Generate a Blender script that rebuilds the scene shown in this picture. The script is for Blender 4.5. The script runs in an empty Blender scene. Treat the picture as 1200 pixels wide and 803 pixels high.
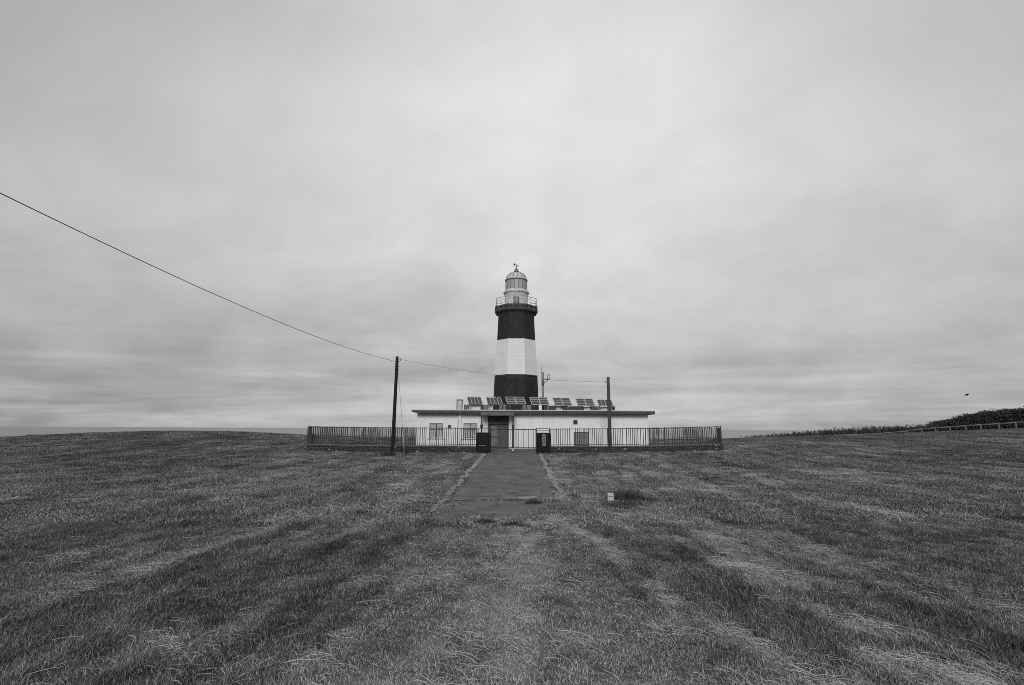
import bpy, math, random
import numpy as np
from mathutils import Vector, Matrix

random.seed(7)
rng = np.random.default_rng(11)
sc = bpy.context.scene
C = sc.collection

# ------------------------------------------------------------------ camera
W0, H0, F = 1200.0, 803.0, 600.0
EYE = 1.85
PITCH = math.atan(100.9 / F)
ROLL = math.radians(0.277)
cam_d = bpy.data.cameras.new('camera')
cam = bpy.data.objects.new('camera', cam_d)
C.objects.link(cam)
cam_d.sensor_width = 36.0
cam_d.lens = 36.0 * F / W0
cam_d.clip_start = 0.05
cam_d.clip_end = 90000.0
ROT = Matrix.Rotation(math.pi / 2 + PITCH, 3, 'X') @ Matrix.Rotation(ROLL, 3, 'Z')
cam.matrix_world = Matrix.Translation((0, 0, EYE)) @ ROT.to_4x4()
sc.camera = cam


def P(px, py, Y):
    """Point of the place measured at photo pixel (px, py) at the distance Y."""
    d = ROT @ Vector(((px - W0 / 2) / F, -(py - H0 / 2) / F, -1.0))
    t = Y / d.y
    return Vector((d.x * t, Y, EYE + d.z * t))


def X(px, Y, py=505):
    return P(px, py, Y).x


def Z(py, Y, px=600):
    return P(px, py, Y).z


# ------------------------------------------------------------------ noise in numpy
def _hash(i, j, seed):
    n = (i.astype(np.int64) * 374761393 + j.astype(np.int64) * 668265263 + seed * 1442695041) & 0xFFFFFFFF
    n = ((n ^ (n >> 13)) * 1274126177) & 0xFFFFFFFF
    return ((n ^ (n >> 16)) & 0xFFFF) / 65535.0


def vnoise(x, y, seed=0):
    xi, yi = np.floor(x), np.floor(y)
    fx, fy = x - xi, y - yi
    fx, fy = fx * fx * (3 - 2 * fx), fy * fy * (3 - 2 * fy)
    a, b = _hash(xi, yi, seed), _hash(xi + 1, yi, seed)
    c, d = _hash(xi, yi + 1, seed), _hash(xi + 1, yi + 1, seed)
    return (a * (1 - fx) + b * fx) * (1 - fy) + (c * (1 - fx) + d * fx) * fy


def fbm(x, y, seed=0, octv=4):
    s, a, t = 0.0, 1.0, 0.0
    for o in range(octv):
        c, sn = math.cos(o * 1.1), math.sin(o * 1.1)
        s = s + a * vnoise(x * c - y * sn, x * sn + y * c, seed + o * 17)
        t += a
        a *= 0.55
        x, y = x * 2.03, y * 2.03
    return s / t


def sstep(a, b, x):
    t = np.clip((x - a) / (b - a), 0, 1)
    return t * t * (3 - 2 * t)


# ------------------------------------------------------------------ terrain
PATH_SLOPE = 0.028


def path_z(y):
    return np.where(y > 40, 0.05 * np.minimum(y - 40, 4) + 0.012 * np.maximum(y - 44, 0), np.where(y > 15, -PATH_SLOPE * (40 - y), -0.70 + 0.008 * (15 - y)))


ctrl = []
for y in (-8, 0, 5, 10, 15, 20, 26, 33, 40, 46, 52):
    ctrl.append((0.1 - 0.0167 * (40 - y), y, float(path_z(np.array(float(y))))))
for x, y, z in ((-5, 5, -.62), (5, 5, -.60), (-9, 12, -.66), (9, 12, -.55), (-20, 20, -.42), (20, 20, -.22), (-3, 25, -.42),
                (3, 25, -.40), (-25, 5, -.6), (25, 5, -.4), (-16, 40, .12), (16.3, 40, .30), (-8, 40, .04), (8, 40, .10), (-40, 40, .35), (-5, 44.5, .32), (5, 44.5, .34), (-9, 44.5, .30), (11, 44.5, .36), (8, 43.5, .30), (-6, 43.5, .28),
                (40, 40, 1.0), (-45, 15, -.2), (45, 15, .2), (-16, 60, .72), (16, 60, .60), (0, 62, .6), (-60, 30, .3), (60, 30, 1.0), (58, 50, 1.5)):
    ctrl.append((x, y, z))
for px, py, Y in ((-60, 512.5, 58), (0, 511.9, 58), (57, 511.5, 58), (103, 507.3, 58), (147, 505.7, 58), (207, 504.0, 58), (260, 504.0, 58),
                  (300, 505.3, 59), (360, 509, 61), (410, 512.0, 63), (470, 513, 66), (760, 515, 68), (845, 513.7, 70), (890, 511.5, 72),
                  (973, 510.8, 74), (1030, 508.6, 73), (1080, 505.5, 72), (1140, 503.5, 70), (1200, 501.5, 68), (1270, 499, 65)):
    p = P(px, py, Y)
    ctrl.append((p.x, p.y, p.z - (.38 if px < 80 else .16)))
for px, Y, z in ((-60, 80, -2.5), (57, 80, -2.5), (150, 80, -2.0), (260, 82, -2.0), (410, 84, -2.2), (600, 86, -2.0), (760, 90, -1.2), (845, 92, -.8),
                 (900, 100, -.2), (973, 100, .3), (1080, 98, 1.3), (1200, 92, 2.4), (1270, 90, 2.8), (1330, 70, 2.7)):
    ctrl.append((P(px, 505, Y).x, Y, z))
ctrl = np.array(ctrl, float)


def _tps(r2):
    return np.where(r2 > 0, r2 * np.log(np.maximum(r2, 1e-9)) * 0.5, 0)


_n = len(ctrl)
_K = _tps(((ctrl[:, None, :2] - ctrl[None, :, :2]) ** 2).sum(-1)) + np.eye(_n) * 2.0
_Pm = np.c_[np.ones(_n), ctrl[:, :2]]
_A = np.zeros((_n + 3, _n + 3))
_A[:_n, :_n] = _K
_A[:_n, _n:] = _Pm
_A[_n:, :_n] = _Pm.T
_sol = np.linalg.solve(_A, np.r_[ctrl[:, 2], 0, 0, 0])


def height(x, y, fine=True):
    x = np.asarray(x, float)
    y = np.asarray(y, float)
    sh = np.broadcast(x, y).shape
    xf, yf = np.broadcast_to(x, sh).ravel(), np.broadcast_to(y, sh).ravel()
    out = np.empty(xf.size)
    for s in range(0, xf.size, 20000):
        e = slice(s, s + 20000)
        r2 = (xf[e, None] - ctrl[None, :, 0]) ** 2 + (yf[e, None] - ctrl[None, :, 1]) ** 2
        out[e] = _tps(r2) @ _sol[:_n] + _sol[_n] + _sol[_n + 1] * xf[e] + _sol[_n + 2] * yf[e]
    r = np.hypot(xf, yf - 20)
    drop = sstep(95, 150, r)
    out = np.clip(out, -6, 6) * (1 - drop) - 40 * drop
    if fine:
        off = np.abs(xf - (0.1 - 0.0167 * (40 - yf)))
        away = sstep(2.2, 3.4, off) + (1 - sstep(12, 14, yf)) * (1 - sstep(2.2, 3.4, off))
        yard = 1 - sstep(38, 39.5, yf) * (1 - sstep(62, 64, yf)) * (1 - sstep(17, 19, np.abs(xf)))
        out = out + away * yard * ((fbm(xf * 1.1, yf * 0.45, 3, 3) - .5) * 0.09 + (fbm(xf * 0.16, yf * 0.16, 5, 3) - .5) * 0.12)
    return out.reshape(sh)


def hz(x, y):
    return float(height(np.array([x]), np.array([y]))[0])


def ground_at(px, py):
    """Where the photo's pixel meets the ground (by marching the ray)."""
    d = ROT @ Vector(((px - W0 / 2) / F, -(py - H0 / 2) / F, -1.0))
    ys = np.concatenate([np.linspace(1.5, 30, 700), np.linspace(30, 90, 500)])
    t = ys / d.y
    g = height(d.x * t, ys, False) - (EYE + d.z * t)
    k = np.argmax(g > 0)
    return (d.x * t[k], ys[k])


# ------------------------------------------------------------------ how the field looks: mown rows, hay, worn drive
def polydist(x, y, pts):
    best = np.full(x.shape, 1e9)
    for (x0, y0), (x1, y1) in zip(pts[:-1], pts[1:]):
        dx, dy = x1 - x0, y1 - y0
        t = np.clip(((x - x0) * dx + (y - y0) * dy) / (dx * dx + dy * dy + 1e-9), 0, 1)
        best = np.minimum(best, np.hypot(x - x0 - t * dx, y - y0 - t * dy))
    return best


def stroke(pixels):
    return [ground_at(*p) for p in pixels]


STROKES = [  # pixel polyline, half width in metres, change of tone
    (stroke([(640, 607), (690, 628), (725, 655), (778, 705)]), 0.18, 0.44),
    (stroke([(612, 622), (618, 650), (610, 700), (604, 803)]), 0.38, 0.46),
    (stroke([(640, 622), (600, 625), (560, 622)]), 0.3, -0.18),
    (stroke([(548, 600), (450, 628), (330, 662), (240, 700), (90, 770)]), 0.45, -0.13),
    (stroke([(700, 612), (740, 640), (800, 690)]), 0.5, -0.14),
    (stroke([(470, 618), (360, 672), (200, 790)]), 0.25, 0.16),
    (stroke([(520, 548), (430, 585), (300, 625), (60, 700)]), 0.30, 0.05),
    (stroke([(470, 545), (250, 600), (0, 660)]), 0.6, -0.12),
    (stroke([(860, 664), (905, 676), (945, 692)]), 0.24, 0.18),
    (stroke([(940, 640), (1000, 660)]), 0.26, 0.12),
    (stroke([(1000, 735), (1050, 745)]), 0.22, 0.32),
    (stroke([(1060, 770), (1150, 803)]), 0.24, 0.36),
    (stroke([(820, 652), (960, 720), (1060, 790)]), 0.18, 0.22),
    (stroke([(880, 625), (1010, 670), (1190, 745)]), 0.20, 0.12),
    (stroke([(960, 600), (1040, 618)]), 0.32, 0.20),
    (stroke([(970, 588), (1030, 600), (1120, 625)]), 0.28, 0.18),
    (stroke([(940, 552), (1010, 566)]), 0.5, 0.25),
    (stroke([(1010, 553), (1080, 560)]), 0.5, 0.3),
    (stroke([(800, 560), (890, 590)]), 0.5, 0.08),
    (stroke([(1090, 715), (1190, 760)]), 0.4, -0.15),
    (stroke([(700, 596), (800, 590)]), 0.3, -0.14),
]


def tone(x, y):
    """0 dark green grass .. 1 bleached hay."""
    u = x - (0.1 - 0.0167 * (40 - y))
    bend = u + 0.5 * np.sin(y * 0.11) + (fbm(x * .2, y * .2, 91, 2) - .5) * 2.0
    rows = fbm(bend * 1.2, y * 0.09, 21, 3) - .5
    rows2 = fbm(bend * 3.6, y * 0.30, 27, 3) - .5
    rows3 = fbm(bend * 7.0, y * 0.5, 29, 2) - .5
    mid = fbm(x * 0.55, y * 0.55, 33, 3) - .5
    fine = fbm(x * 2.4, y * 2.4, 39, 3) - .5
    t = 0.450 + rows * 0.28 + rows2 * 0.46 + rows3 * 0.36 + mid * 0.30 + fine * 0.46 + (fbm(x * .22, y * .22, 63, 3) - .5) * .16
    patch = sstep(.42, .60, fbm(x * 1.2, y * .55, 53, 3))
    for si, (pts, w, dv) in enumerate(STROKES):
        d = polydist(x, y, pts)
        wob = 0.55 + 0.9 * fbm(x * 1.7, y * 1.7, 47, 2)
        t = t + dv * np.exp(-(d / (w * wob)) ** 2) * ((0.35 + 1.1 * patch) if si > 1 else 0.75 + .5 * patch)
    # the worn drive in front of the path
    drive = (1 - sstep(12.5, 14.5, y)) * (1 - sstep(1.6, 2.3, np.abs(u - 0.25 - 0.03 * (14 - y))))
    t = t * (1 - .55 * drive) + drive * .55 * (0.80 + fine * 0.35 + mid * 0.3)
    # the mown field is darker towards the sides
    t = t - 0.08 * sstep(6, 22, np.abs(u) - 0.2 * y)
    return np.clip(t, 0, 1), drive


# ------------------------------------------------------------------ materials
def newmat(name):
    m = bpy.data.materials.new(name)
    m.use_nodes = True
    nt = m.node_tree
    return m, nt, nt.nodes['Principled BSDF']


def grey(v):
    return (v, v, v, 1)


def plain(name, v, rough=0.7, var=0.25, scale=6.0, metal=0.0, bump=0.0, streak=0.0, spec=0.3):
    """A grey material with mottling, optional rain streaks and bump."""
    m, nt, b = newmat(name)
    tc = nt.nodes.new('ShaderNodeTexCoord')
    n = nt.nodes.new('ShaderNodeTexNoise')
    n.inputs['Scale'].default_value = scale
    n.inputs['Detail'].default_value = 6
    n.inputs['Roughness'].default_value = 0.65
    nt.links.new(tc.outputs['Object'], n.inputs['Vector'])
    mr = nt.nodes.new('ShaderNodeMapRange')
    mr.inputs['From Min'].default_value = .25
    mr.inputs['From Max'].default_value = .75
    mr.inputs['To Min'].default_value = v * (1 - var)
    mr.inputs['To Max'].default_value = v * (1 + var)
    nt.links.new(n.outputs['Fac'], mr.inputs['Value'])
    out = mr.outputs['Result']
    if streak > 0:
        mp = nt.nodes.new('ShaderNodeMapping')
        mp.inputs['Scale'].default_value = (5, 5, 0.25)
        nt.links.new(tc.outputs['Object'], mp.inputs['Vector'])
        n2 = nt.nodes.new('ShaderNodeTexNoise')
        n2.inputs['Scale'].default_value = 1.0
        n2.inputs['Detail'].default_value = 5
        nt.links.new(mp.outputs['Vector'], n2.inputs['Vector'])
        m2 = nt.nodes.new('ShaderNodeMapRange')
        m2.inputs['From Min'].default_value = .42
        m2.inputs['From Max'].default_value = .75
        m2.inputs['To Min'].default_value = 1
        m2.inputs['To Max'].default_value = 1 - streak
        nt.links.new(n2.outputs['Fac'], m2.inputs['Value'])
        mu = nt.nodes.new('ShaderNodeMath')
        mu.operation = 'MULTIPLY'
        nt.links.new(out, mu.inputs[0])
        nt.links.new(m2.outputs['Result'], mu.inputs[1])
        out = mu.outputs[0]
    nt.links.new(out, b.inputs['Base Color'])
    b.inputs['Roughness'].default_value = rough
    b.inputs['Metallic'].default_value = metal
    b.inputs['Specular IOR Level'].default_value = spec
    if bump > 0:
        bp = nt.nodes.new('ShaderNodeBump')
        bp.inputs['Strength'].default_value = bump
        bp.inputs['Distance'].default_value = 0.02
        nt.links.new(n.outputs['Fac'], bp.inputs['Height'])
        nt.links.new(bp.outputs['Normal'], b.inputs['Normal'])
    return m


M = {
    'white_wall': plain('white_wall_paint', .82, .8, .07, 1.6, bump=.15, streak=.07),
    'white_trim': plain('white_trim_paint', .76, .6, .08, 4),
    'band_white': None, 'band_black': None,
    'roof_edge': plain('roof_edge_concrete', .075, .8, .3, 3, bump=.2, streak=.2),
    'roof_top': plain('roof_flashing', .62, .6, .15, 3),
    'canopy': plain('canopy_concrete', .15, .8, .35, 5, bump=.2, streak=.25),
    'dark_paint': plain('dark_door_paint', .075, .55, .2, 3, streak=.2),
    'door_leaf': plain('grey_door_paint', .10, .5, .2, 3, streak=.25),
    'black_metal': plain('black_iron', .028, .55, .3, 20),
    'iron': plain('weathered_iron', .045, .6, .4, 14),
    'steel': plain('galvanised_steel', .30, .45, .2, 12, metal=.4),
    'grey_panel': plain('grey_metal_panel', .22, .55, .25, 7, streak=.3),
    'glass': plain('window_glass', .48, .12, .5, 2.2, spec=.5),  # pale base colour stands in for sky reflected in the panes
    'lantern_glass': plain('lantern_glazing', .40, .25, .25, 3, streak=.2),
    'lantern_paint': plain('lantern_white_paint', .62, .6, .35, 5, streak=.35),
    'lantern_grey': plain('lantern_grey_bars', .20, .6, .3, 6),
    'granite': plain('black_granite', .012, .5, .5, 26, spec=.12),
    'plate': plain('name_plate_metal', .55, .45, .2, 10, metal=.2),
    'stone': plain('rubble_stone', .052, .9, .55, 7, bump=.5),
    'pale_stone': plain('pale_stone', .26, .9, .2, 9, bump=.3),
    'pole_wood': plain('tarred_pole_wood', .016, .85, .5, 6, streak=.3, bump=.3),
    'grey_wood': plain('weathered_pole_wood', .075, .85, .35, 6, streak=.4, bump=.3),
    'rail_wood': plain('bleached_rail_wood', .17, .85, .3, 8),
    'post_wood': plain('rail_post_wood', .14, .85, .3, 8),
    'solar_cell': plain('solar_cells', .085, .35, .25, 12, spec=.4),
    'solar_frame': plain('aluminium_frame', .42, .45, .1, 9),
    'concrete': plain('plinth_concrete', .20, .85, .3, 8, bump=.2),
    'dark_box': plain('dark_equipment_box', .055, .6, .3, 6),
    'marker': plain('white_marker_concrete', .50, .8, .15, 14, bump=.2),
    'bird': plain('dark_feathers', .008, .8, .3, 10),
    'wire': plain('black_cable', .03, .6, .1, 5),
    'pale_wire': plain('thin_grey_cable', .12, .6, .1, 5),
    'sleeve': plain('guy_sleeve_plastic', .30, .5, .1, 5),
}


def band_mat(name, v, lo=.93, hi=1.05):
    """Painted tower masonry: faint courses under the paint."""
    m, nt, b = newmat(name)
    tc = nt.nodes.new('ShaderNodeTexCoord')
    br = nt.nodes.new('ShaderNodeTexWave')
    br.wave_type = 'BANDS'
    br.bands_direction = 'Z'
    br.inputs['Scale'].default_value = 0.8
    br.inputs['Distortion'].default_value = 0.6
    nt.links.new(tc.outputs['Object'], br.inputs['Vector'])
    n = nt.nodes.new('ShaderNodeTexNoise')
    n.inputs['Scale'].default_value = 2.2
    n.inputs['Detail'].default_value = 7
    nt.links.new(tc.outputs['Object'], n.inputs['Vector'])
    mp = nt.nodes.new('ShaderNodeMapping')
    mp.inputs['Scale'].default_value = (3, 3, .12)
    nt.links.new(tc.outputs['Object'], mp.inputs['Vector'])
    n2 = nt.nodes.new('ShaderNodeTexNoise')
    n2.inputs['Detail'].default_value = 5
    nt.links.new(mp.outputs['Vector'], n2.inputs['Vector'])
    a = nt.nodes.new('ShaderNodeMath')
    a.operation = 'ADD'
    nt.links.new(n.outputs['Fac'], a.inputs[0])
    nt.links.new(n2.outputs['Fac'], a.inputs[1])
    mr = nt.nodes.new('ShaderNodeMapRange')
    mr.inputs['From Min'].default_value = .7
    mr.inputs['From Max'].default_value = 1.3
    mr.inputs['To Min'].default_value = v * lo
    mr.inputs['To Max'].default_value = v * hi
    nt.links.new(a.outputs[0], mr.inputs['Value'])
    mu = nt.nodes.new('ShaderNodeMapRange')
    mu.inputs['To Min'].default_value = .96
    mu.inputs['To Max'].default_value = 1.02
    nt.links.new(br.outputs['Fac'], mu.inputs['Value'])
    x = nt.nodes.new('ShaderNodeMath')
    x.operation = 'MULTIPLY'
    nt.links.new(mr.outputs['Result'], x.inputs[0])
    nt.links.new(mu.outputs['Result'], x.inputs[1])
    nt.links.new(x.outputs[0], b.inputs['Base Color'])
    b.inputs['Roughness'].default_value = .8
    b.inputs['Specular IOR Level'].default_value = .2
    return m


M['band_white'] = band_mat('white_tower_paint', .78)
M['band_black'] = band_mat('black_tower_paint', .029, .65, 1.45)


# ------------------------------------------------------------------ mesh builder
ORIGIN = {}


class MB:
    def __init__(self):
        self.v, self.f, self.mi, self.sm = [], [], [], []

    def add(self, verts, faces, mi=0, smooth=False):
        o = len(self.v)
        self.v += [tuple(p) for p in verts]
        for f in faces:
            self.f.append([i + o for i in f])
            self.mi.append(mi)
            self.sm.append(smooth)
        return self

    def box(self, x0, x1, y0, y1, z0, z1, mi=0, bev=0.0):
        if bev <= 0:
            v = [(x0, y0, z0), (x1, y0, z0), (x1, y1, z0), (x0, y1, z0), (x0, y0, z1), (x1, y0, z1), (x1, y1, z1), (x0, y1, z1)]
            f = [(3, 2, 1, 0), (4, 5, 6, 7), (0, 1, 5, 4), (1, 2, 6, 5), (2, 3, 7, 6), (3, 0, 4, 7)]
            return self.add(v, f, mi)
        b = bev
        v, f = [], []
        # chamfered box: loops at z0, z0+b, z1-b, z1
        def ring(ix, z):
            return [(x0 + ix + (b if k else 0), y0 + ix, z) for k in ()]
        loops = []
        for z, s in ((z0, b), (z0 + b, 0), (z1 - b, 0), (z1, b)):
            c = b
            xa, xb, ya, yb = x0 + s, x1 - s, y0 + s, y1 - s
            loops.append([(xa + c, ya, z), (xb - c, ya, z), (xb, ya + c, z), (xb, yb - c, z), (xb - c, yb, z), (xa + c, yb, z), (xa, yb - c, z), (xa, ya + c, z)])
        for l in loops:
            v += l
        for k in range(3):
            for i in range(8):
                j = (i + 1) % 8
                f.append((k * 8 + i, k * 8 + j, k * 8 + 8 + j, k * 8 + 8 + i))
        f.append(tuple(range(7, -1, -1)))
        f.append(tuple(range(24, 32)))
        return self.add(v, f, mi)

    def tube(self, pts, r, n=8, mi=0, caps=True):
        pts = [Vector(p) for p in pts]
        rs = r if isinstance(r, (list, tuple)) else [r] * len(pts)
        v, f = [], []
        for i, p in enumerate(pts):
            d = (pts[min(i + 1, len(pts) - 1)] - pts[max(i - 1, 0)]).normalized()
            up = Vector((0, 0, 1)) if abs(d.z) < .95 else Vector((1, 0, 0))
            a = d.cross(up).normalized()
            b = a.cross(d)
            for k in range(n):
                t = 2 * math.pi * k / n
                v.append(p + (a * math.cos(t) + b * math.sin(t)) * rs[i])
        for i in range(len(pts) - 1):
            for k in range(n):
                j = (k + 1) % n
                f.append((i * n + k, i * n + j, i * n + n + j, i * n + n + k))
        if caps:
            f.append(tuple(range(n - 1, -1, -1)))
            f.append(tuple(range((len(pts) - 1) * n, len(pts) * n)))
        return self.add(v, f, mi, n > 5)

    def lathe(self, c, prof, n=32, mi=0, smooth=True, phase=0.0, caps=True, mis=None):
        v, f = [], []
        for r, z in prof:
            for k in range(n):
                t = 2 * math.pi * k / n + phase
                v.append((c[0] + r * math.cos(t), c[1] + r * math.sin(t), z))
        o = len(self.v)
        self.v += v
        for i in range(len(prof) - 1):
            for k in range(n):
                j = (k + 1) % n
                self.f.append([o + i * n + k, o + i * n + j, o + i * n + n + j, o + i * n + n + k])
                self.mi.append(mis[i] if mis else mi)
                self.sm.append(smooth)
        if caps:
            self.f.append([o + k for k in range(n - 1, -1, -1)])
            self.f.append([o + (len(prof) - 1) * n + k for k in range(n)])
            self.mi += [mis[0] if mis else mi, mis[-1] if mis else mi]
            self.sm += [False, False]
        return self

    def quadbox(self, p0, ux, uy, uz, mi=0):
        """A box from a corner and three edge vectors."""
        p0, ux, uy, uz = Vector(p0), Vector(ux), Vector(uy), Vector(uz)
        v = [p0, p0 + ux, p0 + ux + uy, p0 + uy, p0 + uz, p0 + ux + uz, p0 + ux + uy + uz, p0 + uy + uz]
        f = [(3, 2, 1, 0), (4, 5, 6, 7), (0, 1, 5, 4), (1, 2, 6, 5), (2, 3, 7, 6), (3, 0, 4, 7)]
        return self.add(v, f, mi)

    def build(self, name, mats, parent=None, origin=None):
        if not isinstance(mats, (list, tuple)):
            mats = [mats]
        o = ORIGIN[parent.name] if parent is not None else Vector(origin if origin is not None else (0, 0, 0))
        me = bpy.data.meshes.new(name)
        me.from_pydata([(a - o.x, b - o.y, c - o.z) for a, b, c in self.v], [], self.f)
        for m in mats:
            me.materials.append(m)
        me.polygons.foreach_set('material_index', self.mi)
        me.polygons.foreach_set('use_smooth', self.sm)
        me.update()
        ob = bpy.data.objects.new(name, me)
        C.objects.link(ob)
        if parent is not None:
            ob.parent = parent
        else:
            ob.location = o
        ORIGIN[ob.name] = o
        return ob


def thing(name, label, cat, loc, group=None):
    e = bpy.data.objects.new(name, None)
    C.objects.link(e)
    e.empty_display_size = .3
    e.location = loc
    ORIGIN[e.name] = Vector(loc)
    return tag(e, label, cat, group)


def tag(o, label, cat, group=None):
    o['label'] = label
    o['category'] = cat
    if group:
        o['group'] = group
    return o


# ------------------------------------------------------------------ ground sheet
def axis(fine_half, step, far, grow):
    a = [0.0]
    s = step
    while a[-1] < far:
        if a[-1] > fine_half:
            s *= grow
        a.append(a[-1] + s)
    return a


xa = axis(6, .16, 170, 1.035)
xs = np.array([-v for v in xa[:0:-1]] + xa)
ya = axis(14, .16, 175, 1.028)
ys = np.array([-v for v in axis(2, .5, 160, 1.12)[:0:-1]] + ya)
gx, gy = np.meshgrid(xs, ys)
gz = height(gx, gy)
gt, gd = tone(gx, gy)
nx, ny = len(xs), len(ys)
gme = bpy.data.meshes.new('ground')
verts = np.stack([gx, gy, gz], -1).reshape(-1, 3)
idx = np.arange(nx * ny).reshape(ny, nx)
quads = np.stack([idx[:-1, :-1], idx[:-1, 1:], idx[1:, 1:], idx[1:, :-1]], -1).reshape(-1, 4)
gme.from_pydata(verts.tolist(), [], quads.tolist())
at_ = gme.attributes.new('tone', 'FLOAT', 'POINT')
at_.data.foreach_set('value', gt.ravel().astype(np.float32))
gme.polygons.foreach_set('use_smooth', [True] * len(gme.polygons))
ground = bpy.data.objects.new('ground', gme)
C.objects.link(ground)
ground['kind'] = 'structure'

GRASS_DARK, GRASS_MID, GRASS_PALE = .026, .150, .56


def tone_ramp(nt, src):
    r = nt.nodes.new('ShaderNodeValToRGB')
    r.color_ramp.elements[0].position = 0.0
    r.color_ramp.elements[0].color = grey(GRASS_DARK)
    r.color_ramp.elements[1].position = 1.0
    r.color_ramp.elements[1].color = grey(GRASS_PALE)
    e = r.color_ramp.elements.new(.45)
    e.color = grey(GRASS_MID)
    nt.links.new(src, r.inputs['Fac'])
    return r.outputs['Color']


def ground_mat():
    m, nt, b = newmat('mown_turf')
    a = nt.nodes.new('ShaderNodeAttribute')
    a.attribute_name = 'tone'
    geo = nt.nodes.new('ShaderNodeNewGeometry')
    n = nt.nodes.new('ShaderNodeTexNoise')
    n.inputs['Scale'].default_value = 9
    n.inputs['Detail'].default_value = 8
    n.inputs['Roughness'].default_value = .8
    nt.links.new(geo.outputs['Position'], n.inputs['Vector'])
    n2 = nt.nodes.new('ShaderNodeTexNoise')
    n2.inputs['Scale'].default_value = 1.6
    n2.inputs['Detail'].default_value = 6
    n2.inputs['Roughness'].default_value = .7
    nt.links.new(geo.outputs['Position'], n2.inputs['Vector'])
    ad = nt.nodes.new('ShaderNodeMath')
    ad.operation = 'ADD'
    nt.links.new(n.outputs['Fac'], ad.inputs[0])
    nt.links.new(n2.outputs['Fac'], ad.inputs[1])
    n3 = nt.nodes.new('ShaderNodeTexNoise')
    n3.inputs['Scale'].default_value = 34
    n3.inputs['Detail'].default_value = 4
    n3.inputs['Roughness'].default_value = .75
    nt.links.new(geo.outputs['Position'], n3.inputs['Vector'])
    sp = nt.nodes.new('ShaderNodeMath')
    sp.operation = 'MULTIPLY_ADD'
    sp.inputs[1].default_value = 2.2
    sp.inputs[2].default_value = -1.1
    nt.links.new(n3.outputs['Fac'], sp.inputs[0])
    ad2 = nt.nodes.new('ShaderNodeMath')
    ad2.operation = 'ADD'
    nt.links.new(ad.outputs[0], ad2.inputs[0])
    nt.links.new(sp.outputs[0], ad2.inputs[1])
    ad = ad2
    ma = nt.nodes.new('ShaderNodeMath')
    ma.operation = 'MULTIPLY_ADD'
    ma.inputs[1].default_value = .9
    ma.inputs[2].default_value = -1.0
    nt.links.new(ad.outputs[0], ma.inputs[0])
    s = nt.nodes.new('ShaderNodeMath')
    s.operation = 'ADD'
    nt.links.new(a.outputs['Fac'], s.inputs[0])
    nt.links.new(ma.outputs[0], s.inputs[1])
    nt.links.new(tone_ramp(nt, s.outputs[0]), b.inputs['Base Color'])
    b.inputs['Roughness'].default_value = .95
    b.inputs['Specular IOR Level'].default_value = .05
    bp = nt.nodes.new('ShaderNodeBump')
    bp.inputs['Strength'].default_value = .9
    bp.inputs['Distance'].default_value = .06
    nt.links.new(ad.outputs[0], bp.inputs['Height'])
    nt.links.new(bp.outputs['Normal'], b.inputs['Normal'])
    return m


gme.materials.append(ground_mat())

# ------------------------------------------------------------------ sea
sm, snt, sb = newmat('sea_water')
sb.inputs['Base Color'].default_value = grey(.10)
sb.inputs['Roughness'].default_value = .35
sgeo = snt.nodes.new('ShaderNodeNewGeometry')
smp = snt.nodes.new('ShaderNodeMapping')
smp.inputs['Scale'].default_value = (.004, .02, .01)
snt.links.new(sgeo.outputs['Position'], smp.inputs['Vector'])
sn = snt.nodes.new('ShaderNodeTexNoise')
sn.inputs['Detail'].default_value = 8
snt.links.new(smp.outputs['Vector'], sn.inputs['Vector'])
smr = snt.nodes.new('ShaderNodeMapRange')
smr.inputs['To Min'].default_value = .11
smr.inputs['To Max'].default_value = .30
snt.links.new(sn.outputs['Fac'], smr.inputs['Value'])
snt.links.new(smr.outputs['Result'], sb.inputs['Base Color'])
sbp = snt.nodes.new('ShaderNodeBump')
sbp.inputs['Strength'].default_value = .35
sbp.inputs['Distance'].default_value = 2.0
sn2 = snt.nodes.new('ShaderNodeTexNoise')
sn2.inputs['Scale'].default_value = .12
sn2.inputs['Detail'].default_value = 6
snt.links.new(sgeo.outputs['Position'], sn2.inputs['Vector'])
snt.links.new(sn2.outputs['Fac'], sbp.inputs['Height'])
snt.links.new(sbp.outputs['Normal'], sb.inputs['Normal'])
mb = MB()
mb.lathe((0, 0), [(60000, -34.0)], n=64, caps=False)
mb.v.append((0, 0, -34.0))
for k in range(64):
    mb.f.append([k, (k + 1) % 64, 64])
    mb.mi.append(0)
    mb.sm.append(False)
sea = mb.build('sea', sm)
sea['kind'] = 'structure'


# ------------------------------------------------------------------ asphalt path, its verges and slabs
def pcx(y):
    return 0.1 - 0.0167 * (40 - y)


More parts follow.
